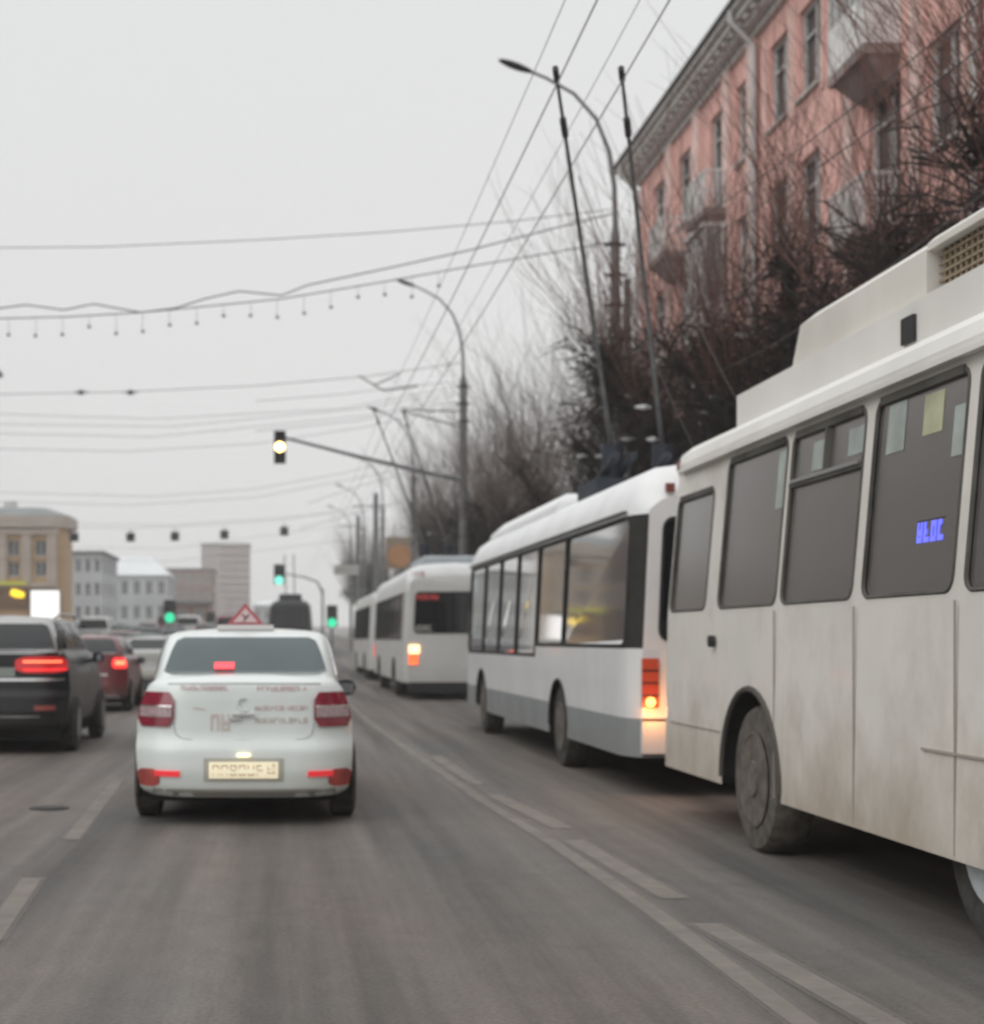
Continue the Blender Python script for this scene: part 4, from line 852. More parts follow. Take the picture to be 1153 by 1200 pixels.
for px in (95, 153):
    p = PT(px, 459.5, Y2); mb = MB(); mb.disc((0,0,0), (1,0,0), .09, .18, 8); mb.tube([(-.25,0,0),(.25,0,0)], .03, 6); o = mb.build('wire_clamp', M_steel, loc=p); tag(o, 'small dark clamp on a span wire, %s one of the pair' % ('left' if px < 100 else 'right'), 'wire clamp', 'wire clamps')
k = 0
for pl_ in ([(0, 485), (180, 491), (400, 479), (540, 452)], [(0, 497), (200, 500), (430, 478), (540, 458)], [(0, 508), (180, 512), (430, 487), (540, 462)], [(0, 526), (150, 529), (300, 520), (430, 500), (540, 475)]):
    k += 1; span(pl_, Y2, .014, '%s of the four thin wires between amber signal and upper bundle wire' % ('', 'highest', 'second', 'third', 'lowest')[k], M_wire_lt)
k = 0
for pl_ in ([(0, 577), (180, 582), (300, 573), (400, 555), (480, 535)], [(0, 588), (150, 592), (300, 583), (480, 548)]):
    k += 1; span(pl_, 79, .018, '%s wire passing low over the yellow house' % ('', 'upper', 'lower')[k], M_wire_lt)
for j, pl_ in enumerate(([(300, 470), (400, 462), (480, 452), (543, 447)], [(300, 505), (420, 493), (500, 476), (543, 470)], [(360, 590), (420, 570), (500, 548), (560, 530)], [(350, 620), (430, 598), (500, 580), (560, 560)], [(470, 480), (500, 520), (520, 545), (541, 552)])):
    wire('pull_off_wire', ('highest pull-off wire left of the thick lamp post', 'second pull-off wire left of the thick lamp post', 'long thin wire passing through the far bare trees', 'lowest thin wire over the roof of the third trolleybus', 'steep short wire dropping to the signal arm')[j], 'wire', [PT(a_, b_, Y2 if j in (0, 1, 4) else 66) for a_, b_ in pl_], .014, M_wire, 'pull-off wires beside the thick lamp post')
for j, (ya, yb) in enumerate(((612, 600), (640, 612), (655, 630))):
    span([(0, ya), (200, ya+3), (430, yb)], 127, .022, ('faint far wire just above the hanging boxes', 'faint far wire just below the hanging boxes', 'faintest and lowest far span wire')[j], M_wire_lt)
# short side wires to the right of post 1 and across the pink house
for j, (a, b, zs) in enumerate((((1153, 45), (860, 235), 0), ((1153, -15), (900, 190), 0), ((1153, 215), (985, 330), 0))):
    pa, pb = PT(a[0]+60, a[1]-39, 11.0), PT(b[0]-180, b[1]+117, 26.0)
    wire('roadside_cable', ('thin cable crossing in front of the pink house from the top right corner', 'upper of the cables crossing the pink house', 'lowest cable, crossing just above the cream roof box')[j], 'cable', catenary(pa, pb, .25), .009, M_wire, 'cables in front of the pink house')
# cross bracket and pull-offs near the third trolleybus
cw = MB()
for a, b in (((420, 440), (450, 458)), ((450, 458), (490, 452)), ((437, 452), (468, 438)), ((470, 480), (540, 482)), ((472, 482), (540, 500))): cw.tube([PT(*a, 52)-PT(450, 458, 52), PT(*b, 52)-PT(450, 458, 52)], .025, 6)
o = cw.build('wire_bracket', M_wire); o.location = PT(450, 458, 52); tag(o, 'crossed pull-off rods holding the contact wires left of the thick lamp post', 'wire bracket')
# amber signal on its long arm
def signal(Yp, head, foot, label, lit, zsec=1, sc_=1.0, arm=None, pole=True, name='traffic_light', bw=.30, bh=.95):
    hp = PT(*head, Yp); t = thing(name, label, 'traffic light', tuple(hp), 0)
    m = MB(); bw *= sc_; bh *= sc_; m.box(-bw/2, bw/2, -.10, .12, -bh/2, bh/2)
    for i in (-1, 0, 1): m.tube([(0, -.10, i*bh*.31), (0, -.24, i*bh*.31)], bw*.40, 12, False)
    m.build('housing', mat('signal_black', (.018, .018, .016), .6), t)
    l_ = MB(); l_.disc((0, -.115, zsec*bh*.31), (0,1,0), bw*.42, .03, 16); l_.build('lit_lens', lit, t)
    d_ = MB(); [d_.disc((0, -.112, i*bh*.31), (0,1,0), bw*.38, .02, 14) for i in (-1, 0, 1) if i != zsec]; d_.build('dark_lens', M_black, t)
    if arm:
        a = MB(); pts = [PT(*p, Yp)-hp for p in arm]; a.tube(pts, [.05+.04*i/(len(pts)-1) for i in range(len(pts))], 8); a.build('arm', M_steel, t, smooth=True)
    if pole:
        p = MB(); f_ = PT(*foot, Yp)-hp; gzz = gz(Yp)-hp.z; p.tube([(f_.x, 0, f_.z), (f_.x, 0, gzz)], .09, 10); p.build('post', M_steel, t, smooth=True)
    return t
M_amber = emis('lit_amber', (1, .72, .22), 9); M_green = emis('lit_green', (.03, .75, .38), 1.2); M_cyan = emis('lit_cyan_green', (.25, 1, .8), 1.1)
signal(53.6, (328, 524), None, 'traffic light showing amber at the end of a long slanting arm', M_amber, 0, 1.0, arm=[(334, 513), (420, 535), (510, 556), (541, 562)], pole=False, bw=.40, bh=1.10)
signal(120, (327, 673), (378, 690), 'distant signal glowing pale green on a curved arm above the dark trolleybus', M_cyan, -1, 1.0, arm=[(331, 672), (355, 676), (372, 682), (378, 695)], bw=.8, bh=1.5)
signal(110, (389, 722), (389, 728), 'low signal glowing green left of the fourth trolleybus', M_green, -1, 1.0, bw=.75, bh=1.5)
signal(118, (199, 716), (199, 722), 'signal glowing green over the far cars left of the white saloon', M_green, -1, 1.0, bw=.9, bh=1.6)
signal(138, (247, 728), (247, 733), 'faint green signal just left of the roof triangle', mat('dim_green', (.1, .4, .3), .5, emit=(.1, .8, .5), es=.5), -1, 1.0, bw=.8, bh=1.5)
# row of boxes hung over the crossing
YB = 92
sp_ = wire('span_wire', 'far wire from which five dark square boxes hang', 'wire', [Vector((-19.5, YB, 8.3))]+[PT(px, py-9, YB) for px, py in ((40, 628), (87, 627), (153, 628), (205, 626), (263, 623), (333, 618), (440, 600))]+[Vector((6.6, YB, 9.2))], .018, M_wire_lt)
for j, (px, py) in enumerate(((87, 630), (153, 630), (205, 629), (263, 627), (333, 623))):
    mb = MB(); s_ = .24; mb.box(-s_, s_, -.12, .12, -s_*.95, s_*.95); mb.box(-.03, .03, -.03, .03, s_*.95, .5)
    mb.box(-s_-.03, s_+.03, -.2, .13, s_*.95, s_*.95+.03); mb.disc((0, -.13, 0), (0,1,0), s_*.7, .03, 14)
    o = mb.build('hanging_box', mat('box_grey', (.05, .055, .055), .6), loc=PT(px, py, YB))
    tag(o, ('hanging dark box leftmost, beside the yellow house corner', 'hanging dark box second from left, over the grey roofs', 'hanging dark box left of the tower block', 'hanging dark box right above the tower block', 'hanging dark box rightmost, above the pale green signal')[j], 'hanging signal', 'dark boxes hung over the crossing')
sg = thing('road_sign', 'pale rectangular sign plate beside the farthest lamp post', 'road sign', tuple(PT(406, 668, 95)))
mb = MB(); mb.box(-.75, .75, -.03, .03, -.3, .3); mb.build('plate', mat('sign_plate', (.42, .42, .4), .6, noise=(3, .15)), sg)
mb = MB(); mb.box(-.72, .72, -.036, -.031, -.02, .02); mb.build('stripe', M_steel, sg); p = PT(406, 668, 95)
mb = MB(); mb.tube([(.3, .06, .2), (.3, .06, gz(95)-p.z)], .06, 8); mb.build('post', M_steel, sg)

# ------------------------------------------------------------------ buildings
M_pane = glass('house_pane', (.5, .55, .55), (.08, .085, .09), .75, .15, .06)
M_pane_v = mat('far_pane', (.10, .11, .12), .25)
def facade(mb, mp, u0, u1, z0, z1, holes, depth=.16):
    """wall with recessed openings: holes = [(ua, ub, za, zb)]"""
    us = sorted(set([u0, u1]+[h[0] for h in holes]+[h[1] for h in holes])); zs = sorted(set([z0, z1]+[h[2] for h in holes]+[h[3] for h in holes]))
    for a, b in zip(us, us[1:]):
        for c, d in zip(zs, zs[1:]):
            m1, m2 = (a+b)/2, (c+d)/2
            if any(h[0] < m1 < h[1] and h[2] < m2 < h[3] for h in holes): continue
            mb.add([mp(a, c, 0), mp(b, c, 0), mp(b, d, 0), mp(a, d, 0)], [(0,1,2,3)])
    for a, b, c, d in holes:
        P = [(a, c), (b, c), (b, d), (a, d)]
        for i in range(4):
            p, q = P[i], P[(i+1) % 4]; mb.add([mp(*p, 0), mp(*q, 0), mp(*q, depth), mp(*p, depth)], [(0,1,2,3)])
def lbox(mb, mp, u0, u1, z0, z1, d0, d1):
    vs = [mp(u, z, d) for d in (d0, d1) for z in (z0, z1) for u in (u0, u1)]
    mb.add(vs, [(0,1,3,2),(4,6,7,5),(0,4,5,1),(2,3,7,6),(0,2,6,4),(1,5,7,3)])
PX = 10.5; PY1 = 46.2
PB = thing('apartment_house', 'pink plastered apartment house with pale cornice, cut off by the right edge', 'building', (PX, PY1, 0))
pm = lambda u, z, d: (d, -u, z)       # u metres from the far corner back towards the camera
M_pink = mat('pink_plaster', (.80, .445, .39), .85, noise=(.8, .2), dirt=((.55, .38, .34), 22, .45), bump=.15)
M_pink2 = mat('pink_plaster_worn', (.74, .54, .49), .85, noise=(1.4, .18))
M_corn = mat('cornice_plaster', (.58, .565, .54), .85, noise=(1.2, .15))
M_frame = mat('window_frame_white', (.52, .52, .51), .6, noise=(3, .15))
U = lambda px: PY1-F*PX/(px-VX)
cols = [U(772), U(802), U(842), U(872), U(912), U(948), U(1036), U(1105), U(1190), U(1290), U(1420)]
floors = [2.3, 5.4, 8.5, 11.55]
holes = []; wins_ = []
for ci, cu in enumerate(cols):
    for fi, fz in enumerate(floors):
        wd = 1.25 if ci not in (2, 6, 9) else 1.5; zlo = fz+.85 if ci not in (2, 6, 9) else fz+.1
        h = (cu-wd/2, cu+wd/2, zlo, fz+2.62); holes.append(h); wins_.append((h, ci, fi))
UL = 44
mb = MB(); facade(mb, pm, 0, UL, 0, 14.75, holes, .2)
mb.add([pm(0, 0, 0), pm(0, 14.75, 0), pm(0, 14.75, 12), pm(0, 0, 12)], [(0,1,2,3)]); mb.add([pm(UL, 0, 0), pm(UL, 14.75, 0), pm(UL, 14.75, 12), pm(UL, 0, 12)], [(0,1,2,3)])
mb.add([pm(0, 0, 12), pm(UL, 0, 12), pm(UL, 14.75, 12), pm(0, 14.75, 12)], [(0,1,2,3)])
mb.build('wall', M_pink, PB)
for (h, ci, fi) in wins_:
    a, b, c, d = h; f = MB(); fw = .07
    lbox(f, pm, a, b, c, c+fw, .10, .17); lbox(f, pm, a, b, d-fw, d, .10, .17); lbox(f, pm, a, a+fw, c+fw, d-fw, .10, .17); lbox(f, pm, b-fw, b, c+fw, d-fw, .10, .17)
    mdl = (a+b)/2+.1; lbox(f, pm, mdl-.03, mdl+.03, c+fw, d-fw, .11, .16); lbox(f, pm, a+fw, mdl-.03, d-.6, d-.55, .11, .16)
    fo = f.build('window', M_frame, PB)
    q = MB(); q.add([pm(a, c, .185), pm(b, c, .185), pm(b, d, .185), pm(a, d, .185)], [(0,1,2,3)]); q.build('pane', M_pane, fo)
    q = MB(); cw_ = (b-a)*random.uniform(.18, .4); [q.add([pm(x0, c+.1, .26), pm(x0+cw_, c+.1, .26), pm(x0+cw_, d, .26), pm(x0, d, .26)], [(0,1,2,3)]) for x0 in (a, b-cw_)]; q.build('curtain', mat('curtain_cloth', (.42, .41, .38), .9), fo)
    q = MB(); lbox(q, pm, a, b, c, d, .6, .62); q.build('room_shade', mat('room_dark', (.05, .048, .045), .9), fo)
    if ci not in (2, 6, 9): q = MB(); lbox(q, pm, a-.06, b+.06, c-.07, c-.005, -.08, .08); q.build('sill', M_corn, fo)
mb = MB()
for (z0, z1, d) in ((14.76, 14.92, .12), (14.925, 15.08, .32), (15.085, 15.24, .52), (15.245, 15.36, .64)): lbox(mb, pm, -d, UL, z0, z1, -d, 12.2)
k = 0; u = .3
while u < UL: lbox(mb, pm, u, u+.16, 14.97, 15.08, -.46, -.325); u += .55
mb.build('cornice', M_corn, PB)
mb = MB(); mb.add([pm(-.66, 15.37, -.66), pm(UL, 15.37, -.66), pm(UL, 17.2, 6), pm(2, 17.2, 6)], [(0,1,2,3)]); mb.add([pm(-.66, 15.37, -.66), pm(2, 17.2, 6), pm(-.66, 15.37, 12.5)], [(0,1,2)]); mb.add([pm(2, 17.2, 6), pm(UL, 17.2, 6), pm(UL, 15.37, 12.5), pm(-.66, 15.37, 12.5)], [(0,1,2,3)]); mb.build('roof', mat('roof_metal', (.16, .165, .17), .6, noise=(1, .2)), PB)
mb = MB(); mb.tube([pm(-.7, 15.4, -.68), pm(UL, 15.4, -.68)], .06, 6); mb.build('gutter', mat('gutter_dark', (.10, .10, .105), .6), PB)
def downspout(u):
    q = MB(); q.tube([pm(u, 15.3, -.62), pm(u, 15.05, -.62), pm(u, 14.55, -.12), pm(u, .3, -.12)], .07, 8); q.build('downspout', mat('pale_downspout', (.56, .56, .55), .6, noise=(2, .15)), PB, smooth=True)
downspout(.12); downspout(U(889)); downspout(U(1150))
def pil(u, w_):
    q = MB(); lbox(q, pm, u-w_/2, u+w_/2, 0, 14.75, -.12, -.003); q.build('pilaster', M_pink2, PB)
for px in (787, 819, 855, 884): pil(U(px), .5)
pil(U(1000), .4); pil(U(1078), .4)
for cu in cols[4:6]+cols[7:9]:       # shallow plaster strips beside the windows
    for fz in floors:
        for sd_ in (-.84, .84): mb = MB(); lbox(mb, pm, cu+sd_-.06, cu+sd_+.06, fz+.6, fz+2.9, -.05, -.003); mb.build('window_surround', M_pink2, PB)
M_balc = mat('balcony_panel', (.68, .67, .66), .7, noise=(2, .2)); M_conc = mat('balcony_slab', (.26, .205, .19), .9, noise=(2, .3))
def balcony(u, fz, wd, glazed=False, dark=False):
    D = .65; q = MB(); lbox(q, pm, u-wd/2, u+wd/2, fz-.16, fz, -D, -.003)
    q.add([pm(u-wd/2+.05, fz-.161, -.004), pm(u+wd/2-.05, fz-.161, -.004), pm(u+wd/2-.05, fz-.161, -D+.08), pm(u-wd/2+.05, fz-.161, -D+.08), pm(u-wd*.36, fz-.62, -.004), pm(u+wd*.36, fz-.62, -.004), pm(u+wd*.36, fz-.5, -D*.4), pm(u-wd*.36, fz-.5, -D*.4)], [(0,1,2,3),(4,7,6,5),(3,2,6,7),(0,3,7,4),(1,5,6,2)])
    bo = q.build('balcony', M_conc, PB); ph = .85
    if glazed:
        q = MB(); lbox(q, pm, u-wd/2, u+wd/2, fz+.02, fz+ph, -D, -D+.05); lbox(q, pm, u-wd/2, u-wd/2+.05, fz+.02, fz+ph, -D+.051, -.01); lbox(q, pm, u+wd/2-.05, u+wd/2, fz+.02, fz+ph, -D+.051, -.01)
        q.build('parapet', M_balc, bo)
    else:
        q = MB(); nb = int(wd/.11)
        lbox(q, pm, u-wd/2, u+wd/2, fz+ph, fz+ph+.05, -D, -D+.05)
        for k_ in range(nb+1): x = u-wd/2+k_*(wd-.025)/nb; lbox(q, pm, x, x+.025, fz, fz+ph, -D+.01, -D+.035)
        for sx_ in (u-wd/2, u+wd/2-.04):
            lbox(q, pm, sx_, sx_+.04, fz+ph, fz+ph+.05, -D+.05, -.01)
            for k_ in range(1, 6): d_ = -D+k_*D/6; lbox(q, pm, sx_, sx_+.03, fz, fz+ph, d_, d_+.025)
        q.build('railing', M_balc, bo)
        q = MB(); lbox(q, pm, u-wd*.5+.05, u+wd*.12, fz+.05, fz+ph-.12, -D+.045, -D+.06); q.build('windbreak', mat('pale_cloth', (.55, .54, .52), .9, noise=(3, .2)), bo)
    if glazed:
        q = MB(); z1 = fz+2.6
        for k_ in range(6): x = u-wd/2+k_*(wd-.06)/5; lbox(q, pm, x, x+.06, fz+ph, z1, -D+.01, -D+.05)
        for k_ in range(1, 3): d_ = -D+.05+k_*.36; lbox(q, pm, u-wd/2+.01, u-wd/2+.05, fz+ph, z1, d_, d_+.06); lbox(q, pm, u+wd/2-.05, u+wd/2-.01, fz+ph, z1, d_, d_+.06)
        lbox(q, pm, u-wd/2, u+wd/2, z1, z1+.1, -D-.05, -.01)
        q.build('glazing_frame', M_frame, bo); q = MB(); lbox(q, pm, u-wd/2+.02, u+wd/2-.02, fz+ph+.01, z1-.01, -D+.03, -.2); q.build('pane', glass('balcony_pane', (.5, .55, .55), (.34, .36, .36), .7, .15, .1), bo)
balcony(U(1034), 11.55, 1.75, True); balcony(U(1034), 8.5, 1.75); balcony(U(846), 11.55, 1.7); balcony(U(846), 8.5, 1.7, True); balcony(U(796), 11.55, 1.6); balcony(U(796), 8.5, 1.8); balcony(U(1290), 8.5, 2.4)

def simple_house(name, label, x0, x1, y0, y1, h, wallm, roofm, ncol, nfl, wm=M_pane_v, zoff=None, ww=.55, wh=.55, base=1.2, parapet=.0, side='right', roofh=0):
    z = gz((y0+y1)/2)-1; t = thing(name, label, 'building', ((x0+x1)/2, y0, z)); h += 1; hw = (x1-x0)/2; dp = y1-y0
    fm = lambda u, zz, d: (u, d, zz); hs_ = []
    cwid = (x1-x0)/ncol; fh = (h-base-1)/nfl
    for i in range(ncol):
        for j in range(nfl): cu = -hw+cwid*(i+.5); cz = base+1+fh*j; hs_.append((cu-cwid*ww/2, cu+cwid*ww/2, cz+fh*(1-wh)/2, cz+fh*(1+wh)/2))
    mb = MB(); facade(mb, fm, -hw, hw, 0, h, hs_, .25)
    s_ = 1 if side == 'right' else -1; sm_ = lambda u, zz, d: (s_*(hw-d), u, zz); nc2 = max(1, int(dp/3.2)); c2 = dp/nc2; h2 = []
    for i in range(nc2):
        for j in range(nfl): cu = c2*(i+.5); cz = base+1+fh*j; h2.append((cu-c2*ww/2, cu+c2*ww/2, cz+fh*(1-wh)/2, cz+fh*(1+wh)/2))
    facade(mb, sm_, 0, dp, 0, h, h2, .25)
    mb.add([(-s_*hw, 0, 0), (-s_*hw, dp, 0), (-s_*hw, dp, h), (-s_*hw, 0, h)], [(0,1,2,3)]); mb.add([(-hw, dp, 0), (hw, dp, 0), (hw, dp, h), (-hw, dp, h)], [(0,1,2,3)]); mb.add([(-hw, 0, h), (hw, 0, h), (hw, dp, h), (-hw, dp, h)], [(0,1,2,3)])
    mb.build('wall', wallm, t)
    for H_, mpf in ((hs_, fm), (h2, sm_)):
        for a, b, c, d in H_[:48]:
            q = MB(); f = min(.12, (b-a)*.08); [lbox(q, mpf, *r_, .12, .2) for r_ in ((a, b, c, c+f), (a, b, d-f, d), (a, a+f, c+f, d-f), (b-f, b, c+f, d-f), ((a+b)/2-f/2, (a+b)/2+f/2, c+f, d-f))]
            fo = q.build('window', M_frame, t); q = MB(); q.add([mpf(a, c, .22), mpf(b, c, .22), mpf(b, d, .22), mpf(a, d, .22)], [(0,1,2,3)]); q.build('pane', wm, fo)
    q = MB(); e_ = .35
    if roofh:
        q.add([(-hw-e_, -e_, h+.02), (hw+e_, -e_, h+.02), (hw+e_, dp+e_, h+.02), (-hw-e_, dp+e_, h+.02), (-hw*.6, dp*.45, h+roofh), (hw*.6, dp*.45, h+roofh)], [(0,1,5,4),(1,2,5),(2,3,4,5),(3,0,4),(0,3,2,1)])
    else: q.box(-hw-e_, hw+e_, -e_, dp+e_, h+.01, h+.35)
    q.build('roof', roofm, t)
    return t
# yellow corner house on the left
YB_ = 150; t = thing('corner_house', 'yellow classical house with curved pale roof edge at the far left', 'building', (PT(75, 0, YB_).x, YB_, 0))
ZG = .3
M_yel = mat('yellow_plaster', (.43, .285, .155), .85, noise=(.3, .12)); M_pal = mat('pale_plaster', (.44, .38, .33), .85, noise=(.3, .12))
fm = lambda u, z, d: (u, d, z); s15 = F/YB_
zz = lambda py: HC-(py-VY)/s15; uu = lambda px: (px-75)/s15
hs_ = [(uu(c_)-.55, uu(c_)+.55, zz(b_), zz(a_)) for c_ in (16, 48, -16, -46, -78) for a_, b_ in ((633, 652), (658, 676))]
mb = MB(); facade(mb, fm, uu(-140), -.9, 0, zz(612), hs_, .3)
for a0, a1 in ((0, 22.5), (22.5, 45), (45, 67.5), (67.5, 90)):
    P = [(-.9+.9*math.sin(R(a)), .9-.9*math.cos(R(a))) for a in (a0, a1)]
    mb.add([(P[0][0], P[0][1], 0), (P[1][0], P[1][1], 0), (P[1][0], P[1][1], zz(612)), (P[0][0], P[0][1], zz(612))], [(0,1,2,3)])
mb.add([(0, .9, 0), (0, 6, 0), (0, 6, zz(612)), (0, .9, zz(612))], [(0,1,2,3)]); mb.add([(uu(-140), 6, 0), (0, 6, 0), (0, 6, zz(612)), (uu(-140), 6, zz(612))], [(0,1,2,3)])
mb.build('wall', M_yel, t)
for a, b, c, d in hs_:
    q = MB(); [lbox(q, fm, *r_, .12, .25) for r_ in ((a, b, c, c+.1), (a, b, d-.1, d), (a, a+.1, c+.1, d-.1), (b-.1, b, c+.1, d-.1), ((a+b)/2-.05, (a+b)/2+.05, c+.1, d-.1))]; fo = q.build('window', M_frame, t)
    q = MB(); q.add([fm(a, c, .27), fm(b, c, .27), fm(b, d, .27), fm(a, d, .27)], [(0,1,2,3)]); q.build('pane', M_pane_v, fo)
mb = MB()
for px in (2, 31, 61, -31, -62): lbox(mb, fm, uu(px)-.45, uu(px)+.45, zz(682), zz(626), -.2, -.003)
mb.build('pilaster', M_pal, t)
mb = MB(); lbox(mb, fm, uu(-140), -.6, zz(688), zz(683), -.35, -.003); lbox(mb, fm, uu(-140), -.5, zz(626), zz(620), -.3, -.003); mb.build('string_course', M_pal, t)
mb = MB()
ring_ = [(uu(-140), -.5), (-1.2, -.5), (-.5, -.3), (.1, .2), (.5, 1.0), (.5, 6.2), (uu(-140), 6.2)]
for z0, z1, k_ in ((zz(618), zz(611), 1.0), (zz(611)+.01, zz(604), 1.02), ):
    n = len(ring_); mb.add([(x, y, z) for z in (z0, z1) for x, y in ring_], [tuple(range(n))[::-1], tuple(n+i for i in range(n))]+[(i, (i+1) % n, n+(i+1) % n, n+i) for i in range(n)])
mb.build('cornice', M_pal, t)
mb = MB(); n = len(ring_); top_ = [(uu(-140), .6), (-3.2, .6), (-2.5, .7), (-2.0, 1.0), (-1.7, 1.6), (-1.7, 5), (uu(-140), 5)]
mb.add([(x, y, zz(604)+.01) for x, y in ring_]+[(x, y, zz(594)) for x, y in top_], [(i, (i+1) % n, n+(i+1) % n, n+i) for i in range(n)]+[tuple(n+i for i in range(n))]); mb.build('roof', mat('grey_sheet_roof', (.2, .22, .22), .5, noise=(.5, .15)), t)
mb = MB(); mb.box(uu(0), uu(14), 2, 3.2, zz(596), zz(585)); mb.build('chimney', M_corn, t)
mb = MB(); lbox(mb, fm, uu(-10), uu(34), zz(712), zz(684), -.25, -.003); mb.build('shop_fascia', mat('brown_fascia', (.16, .09, .05), .7), t)
mb = MB(); lbox(mb, fm, uu(-40), uu(32), zz(685), zz(682), -.55, -.26); mb.build('awning_strip', emis('olive_glow', (.55, .55, .05), .45), t)
mb = MB(); mb.tube([(uu(14), -.45, zz(694)), (uu(20), -.45, zz(696)), (uu(29), -.45, zz(698))], [.28, .36, .24], 8); mb.build('shop_sign', emis('yellow_sign', (1, .70, .02), 1.6), t)
mb = MB(); lbox(mb, fm, uu(36), uu(72), zz(729), zz(691), -.6, -.30); sc0 = mb.build('screen', mat('screen_case', (.2, .2, .2), .6), t)
mb = MB(); lbox(mb, fm, uu(37.5), uu(70.5), zz(727.5), zz(692.5), -.64, -.605); mb.build('screen_face', emis('white_screen', (1, .98, .96), 1.05), sc0)
M_gw = mat('grey_white_plaster', (.40, .42, .42), .85, noise=(.3, .1)); M_snowroof = mat('snow_roof', (.62, .64, .65), .7, noise=(.5, .08)); M_brk = mat('brown_brick', (.20, .12, .095), .85, noise=(.5, .2)); M_dkroof = mat('dark_roof', (.12, .12, .125), .7)
simple_house('town_house', 'pale grey house with a thin dark eave right of the yellow house', -27.0, -22.3, 196, 214, 10.0, M_gw, M_dkroof, 4, 3)
simple_house('town_house', 'long low whitish building under snowy roof between grey house and brown block', -32, -17.2, 238, 255, 8.6, M_gw, M_snowroof, 8, 2, roofh=3.2)
simple_house('brick_house', 'low brown brick building left of the tower block', -30.5, -14.6, 330, 350, 12.6, M_brk, M_dkroof, 8, 3)
simple_house('tower_block', 'tall grey-brown tower block alone on the horizon', -25.5, -10.3, 500, 520, 26.5, mat('tower_panel', (.30, .235, .215), .85, noise=(.2, .1)), M_dkroof, 10, 11, ww=.6, wh=.5)
simple_house('kiosk', 'brown low kiosk roof just left of the roof triangle', -12.5, -8.4, 182, 188, 3.6, M_brk, M_dkroof, 2, 1)
simple_house('town_house', 'pale low building above the white saloon, right of the tower block', -6.5, 6, 360, 380, 5.5, M_gw, M_snowroof, 6, 1, roofh=1.5)
simple_house('brick_apartment_house', 'red brick apartment house on the left pavement, seen only mirrored in bus windows', -38, -23, 62, 128, 22, mat('red_brown_brick', (.14, .105, .085), .85, noise=(.4, .2)), M_dkroof, 4, 4, wm=M_pane_v, ww=.5, wh=.6)  # out of view; height raised so its reflection darkens the bus windows
simple_house('plaster_house', 'grey plaster house on the left pavement nearer than the brick one', -40, -24, 6, 56, 18, mat('grey_plaster', (.17, .18, .165), .85, noise=(.4, .2)), M_dkroof, 4, 4, wm=M_pane_v)  # unseen too, made tall to darken what the near bus glass mirrors
# orange board
p = PT(468, 648, 104); t = thing('billboard', 'orange disc on a brown square board over the third trolleybus', 'billboard', tuple(p))
mb = MB(); mb.box(-.9, .9, .0, .15, -1.05, 1.05); mb.build('board', mat('board_brown', (.25, .19, .13), .7), t); mb = MB(); mb.disc((0, -.03, -.2), (0,1,0), .76, .05, 24); mb.build('disc', mat('board_orange', (.40, .19, .08), .7), t)
mb = MB(); mb.tube([(.3, .2, -1), (.3, .2, gz(104)-p.z)], .1, 8); mb.build('post', M_steel, t)

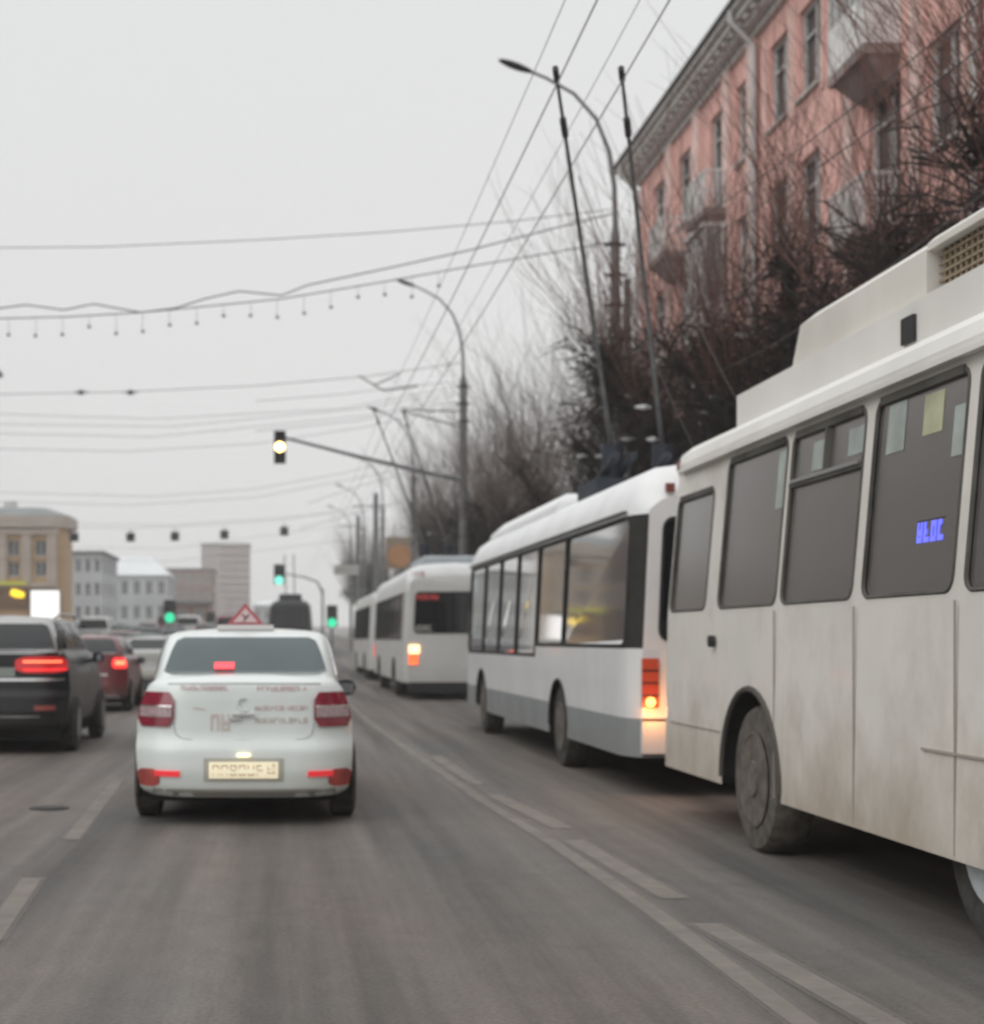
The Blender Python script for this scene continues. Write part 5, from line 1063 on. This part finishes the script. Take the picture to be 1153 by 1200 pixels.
# ------------------------------------------------------------------ trees
M_bark = mat('dark_bark', (.026, .019, .017), .95, noise=(6, .35)); M_twig = mat('red_brown_twig', (.12, .06, .048), .9); M_twig2 = mat('grey_brown_twig', (.12, .098, .088), .9); M_snow = mat('snow_clump', (.75, .77, .78), .8)
def pollard(seed, knobz=6.4, nl=9, spread=1.7, mass=900, shoots=170, shoot_len=3.0, trunk=.2, lean=(0, 0)):
    """a lopped street tree: knobbly limbs, a dense dark thicket round the knobs, long upright shoots above"""
    rd = random.Random(seed); wood = MB(); fine = MB(); red = MB(); snows = []
    knots = []
    wood.tube([(0,0,0), (lean[0]*.2, lean[1]*.2, 1.2), (lean[0]*.6, lean[1]*.6, 2.4), (lean[0], lean[1], 3.2)], [trunk*1.25, trunk, trunk*.9, trunk*.85], 9)
    o = Vector((lean[0], lean[1], 3.1))
    for i in range(nl):
        a = 2*math.pi*i/nl+rd.uniform(-.4, .4); rr = spread*rd.uniform(.45, 1.1); e_ = o+Vector((math.cos(a)*rr, math.sin(a)*rr, (knobz-3.1)*rd.uniform(.55, 1.15)))
        m1 = o.lerp(e_, .4)+Vector((rd.uniform(-.2, .2), rd.uniform(-.2, .2), rd.uniform(-.1, .3))); m2 = o.lerp(e_, .75)+Vector((rd.uniform(-.2, .2), rd.uniform(-.2, .2), rd.uniform(-.1, .3)))
        wood.tube([o, m1, m2, e_], [trunk*.6, trunk*.48, trunk*.4, trunk*.42], 7); knots += [e_, m2, m1.lerp(m2, .5)]
        wood.tube([e_-Vector((0,0,.12)), e_, e_+Vector((0,0,.14))], [.08, trunk*.75, .07], 7)
    def twig(mb, p, d, L_, r, n=3):
        q = p+d*L_*.5+Vector((rd.uniform(-1, 1), rd.uniform(-1, 1), rd.uniform(-.4, 1)))*L_*.09; s = p+d*L_+Vector((rd.uniform(-1, 1), rd.uniform(-1, 1), 0))*L_*.07
        mb.tube([p, q, s], [r, r*.75, r*.3], 3, False); return q, s
    for i in range(mass):
        k = rd.choice(knots); p = k+Vector((rd.gauss(0, .24), rd.gauss(0, .24), rd.gauss(0, .2)))
        d = Vector((rd.gauss(0, 1), rd.gauss(0, 1), rd.gauss(.35, .8))).normalized(); q, s = twig(fine, p, d, rd.uniform(.3, .95), rd.uniform(.008, .02))
    for i in range(shoots):
        k = rd.choice(knots); p = k+Vector((rd.gauss(0, .12), rd.gauss(0, .12), .05)); out_ = (k-o); out_.z = 0; out_ = out_*.22
        d = (Vector((rd.gauss(0, .24), rd.gauss(0, .24), 1))+out_).normalized(); L_ = shoot_len*rd.uniform(.35, 1.15); q, s = twig(red, p, d, L_, rd.uniform(.006, .010))
        for j in range(5):
            b = p.lerp(s, rd.uniform(.25, .85)); d2 = (d+Vector((rd.gauss(0, .45), rd.gauss(0, .45), .1))).normalized(); twig(red, b, d2, L_*rd.uniform(.15, .4), .0045)
    for i in range(9):
        k = rd.choice(knots)+Vector((rd.gauss(0, .3)-.25, rd.gauss(0, .3)-.25, rd.uniform(0, .3))); L_ = rd.uniform(.05, .16)
        snow = MB(); snows.append(snow); snow.tube([k-Vector((L_, 0, 0)), k, k+Vector((L_*.9, .05, 0))], [.02, .05, .015], 6)
    return wood, fine, red, snows
def place_tree(parts, loc, label, rz=0, twm=M_twig, group='lopped bare street trees'):
    t = thing('bare_tree', label, 'tree', loc, rz, group); wood, fine, red, snows = parts
    wood.build('trunk', M_bark, t, smooth=60); fine.build('crown', M_bark, t); red.build('shoot', twm, t); [q_.build('snow_patch', M_snow, t) for q_ in snows]
    return t
TA = place_tree(pollard(1, 6.1, 11, 1.9, 3000, 210, 3.9), (7.9, 23.5, .14), 'lopped tree in front of the pink house, over the rear windows of the near trolleybus')
TB = place_tree(pollard(2, 6.2, 11, 2.0, 3200, 230, 4.1), (7.8, 28.8, .14), 'lopped tree crowding the downspout of the pink house')
TC = place_tree(pollard(3, 5.9, 11, 2.0, 2200, 240, 4.0), (7.8, 34.5, .14), 'lopped tree behind the nearest street lamp at the pink house corner', twm=M_twig2)
TD = place_tree(pollard(4, 5.5, 9, 2.1, 1000, 250, 4.2), (7.9, 41, .14), 'bushy bare tree just left of the nearest street lamp', twm=M_twig2)
lbl = [(dup, TA, (8.2, 18.6, .14), 2.1, 'lopped tree highest in view at the right edge, over the cream roof box'), (dup, TB, (8.4, 14.2, .14), 4.0, 'lopped tree beyond the right edge, its shoots reaching in'),
       (dup, TD, (7.8, 47.5, .14), 1.3, 'tall bare tree between the two lamp posts, right-hand one'), (dup, TC, (8.0, 54.5, .14), 2.7, 'bare tree right against the thick lamp post'),
       (dup, TD, (7.8, 62, .14), 4.1, 'bare tree directly behind the thick lamp post'), (dup, TC, (7.6, 71, .2), .6, 'bare tree over the tail of the third trolleybus'),
       (dup, TD, (8.6, 82, .3), 3.3, 'thin bare tree between thick lamp post and orange board'), (dup, TD, (8.0, 118, .6), 2.2, 'grey bare tree left of the orange board'), (dup, TC, (7.4, 134, .8), 1.2, 'distant bare tree beside the pale sign plate'), (dup, TD, (7.9, 158, 1.0), 5.2, 'farthest bare tree of the row above the fourth trolleybus')]
for f_, src, loc, rz, lb in lbl: f_(src, loc, rz, lb, (1, 1, 1) if loc[1] < 60 else (1, 1, 1.12))

# ------------------------------------------------------------------ damp winter air
hz = MB(); hz.box(-720, 720, -29, 1020, -1.2, 48)
hm = bpy.data.materials.new('damp_air'); hm.use_nodes = True; t = hm.node_tree; t.nodes.clear()
v = N(t, 'ShaderNodeVolumePrincipled'); v.inputs['Density'].default_value = .0010; v.inputs['Color'].default_value = (.985, .985, .985, 1); v.inputs['Anisotropy'].default_value = .2
oo = N(t, 'ShaderNodeOutputMaterial'); t.links.new(v.outputs[0], oo.inputs['Volume'])
ho = hz.build('haze', hm); ho['kind'] = 'stuff'
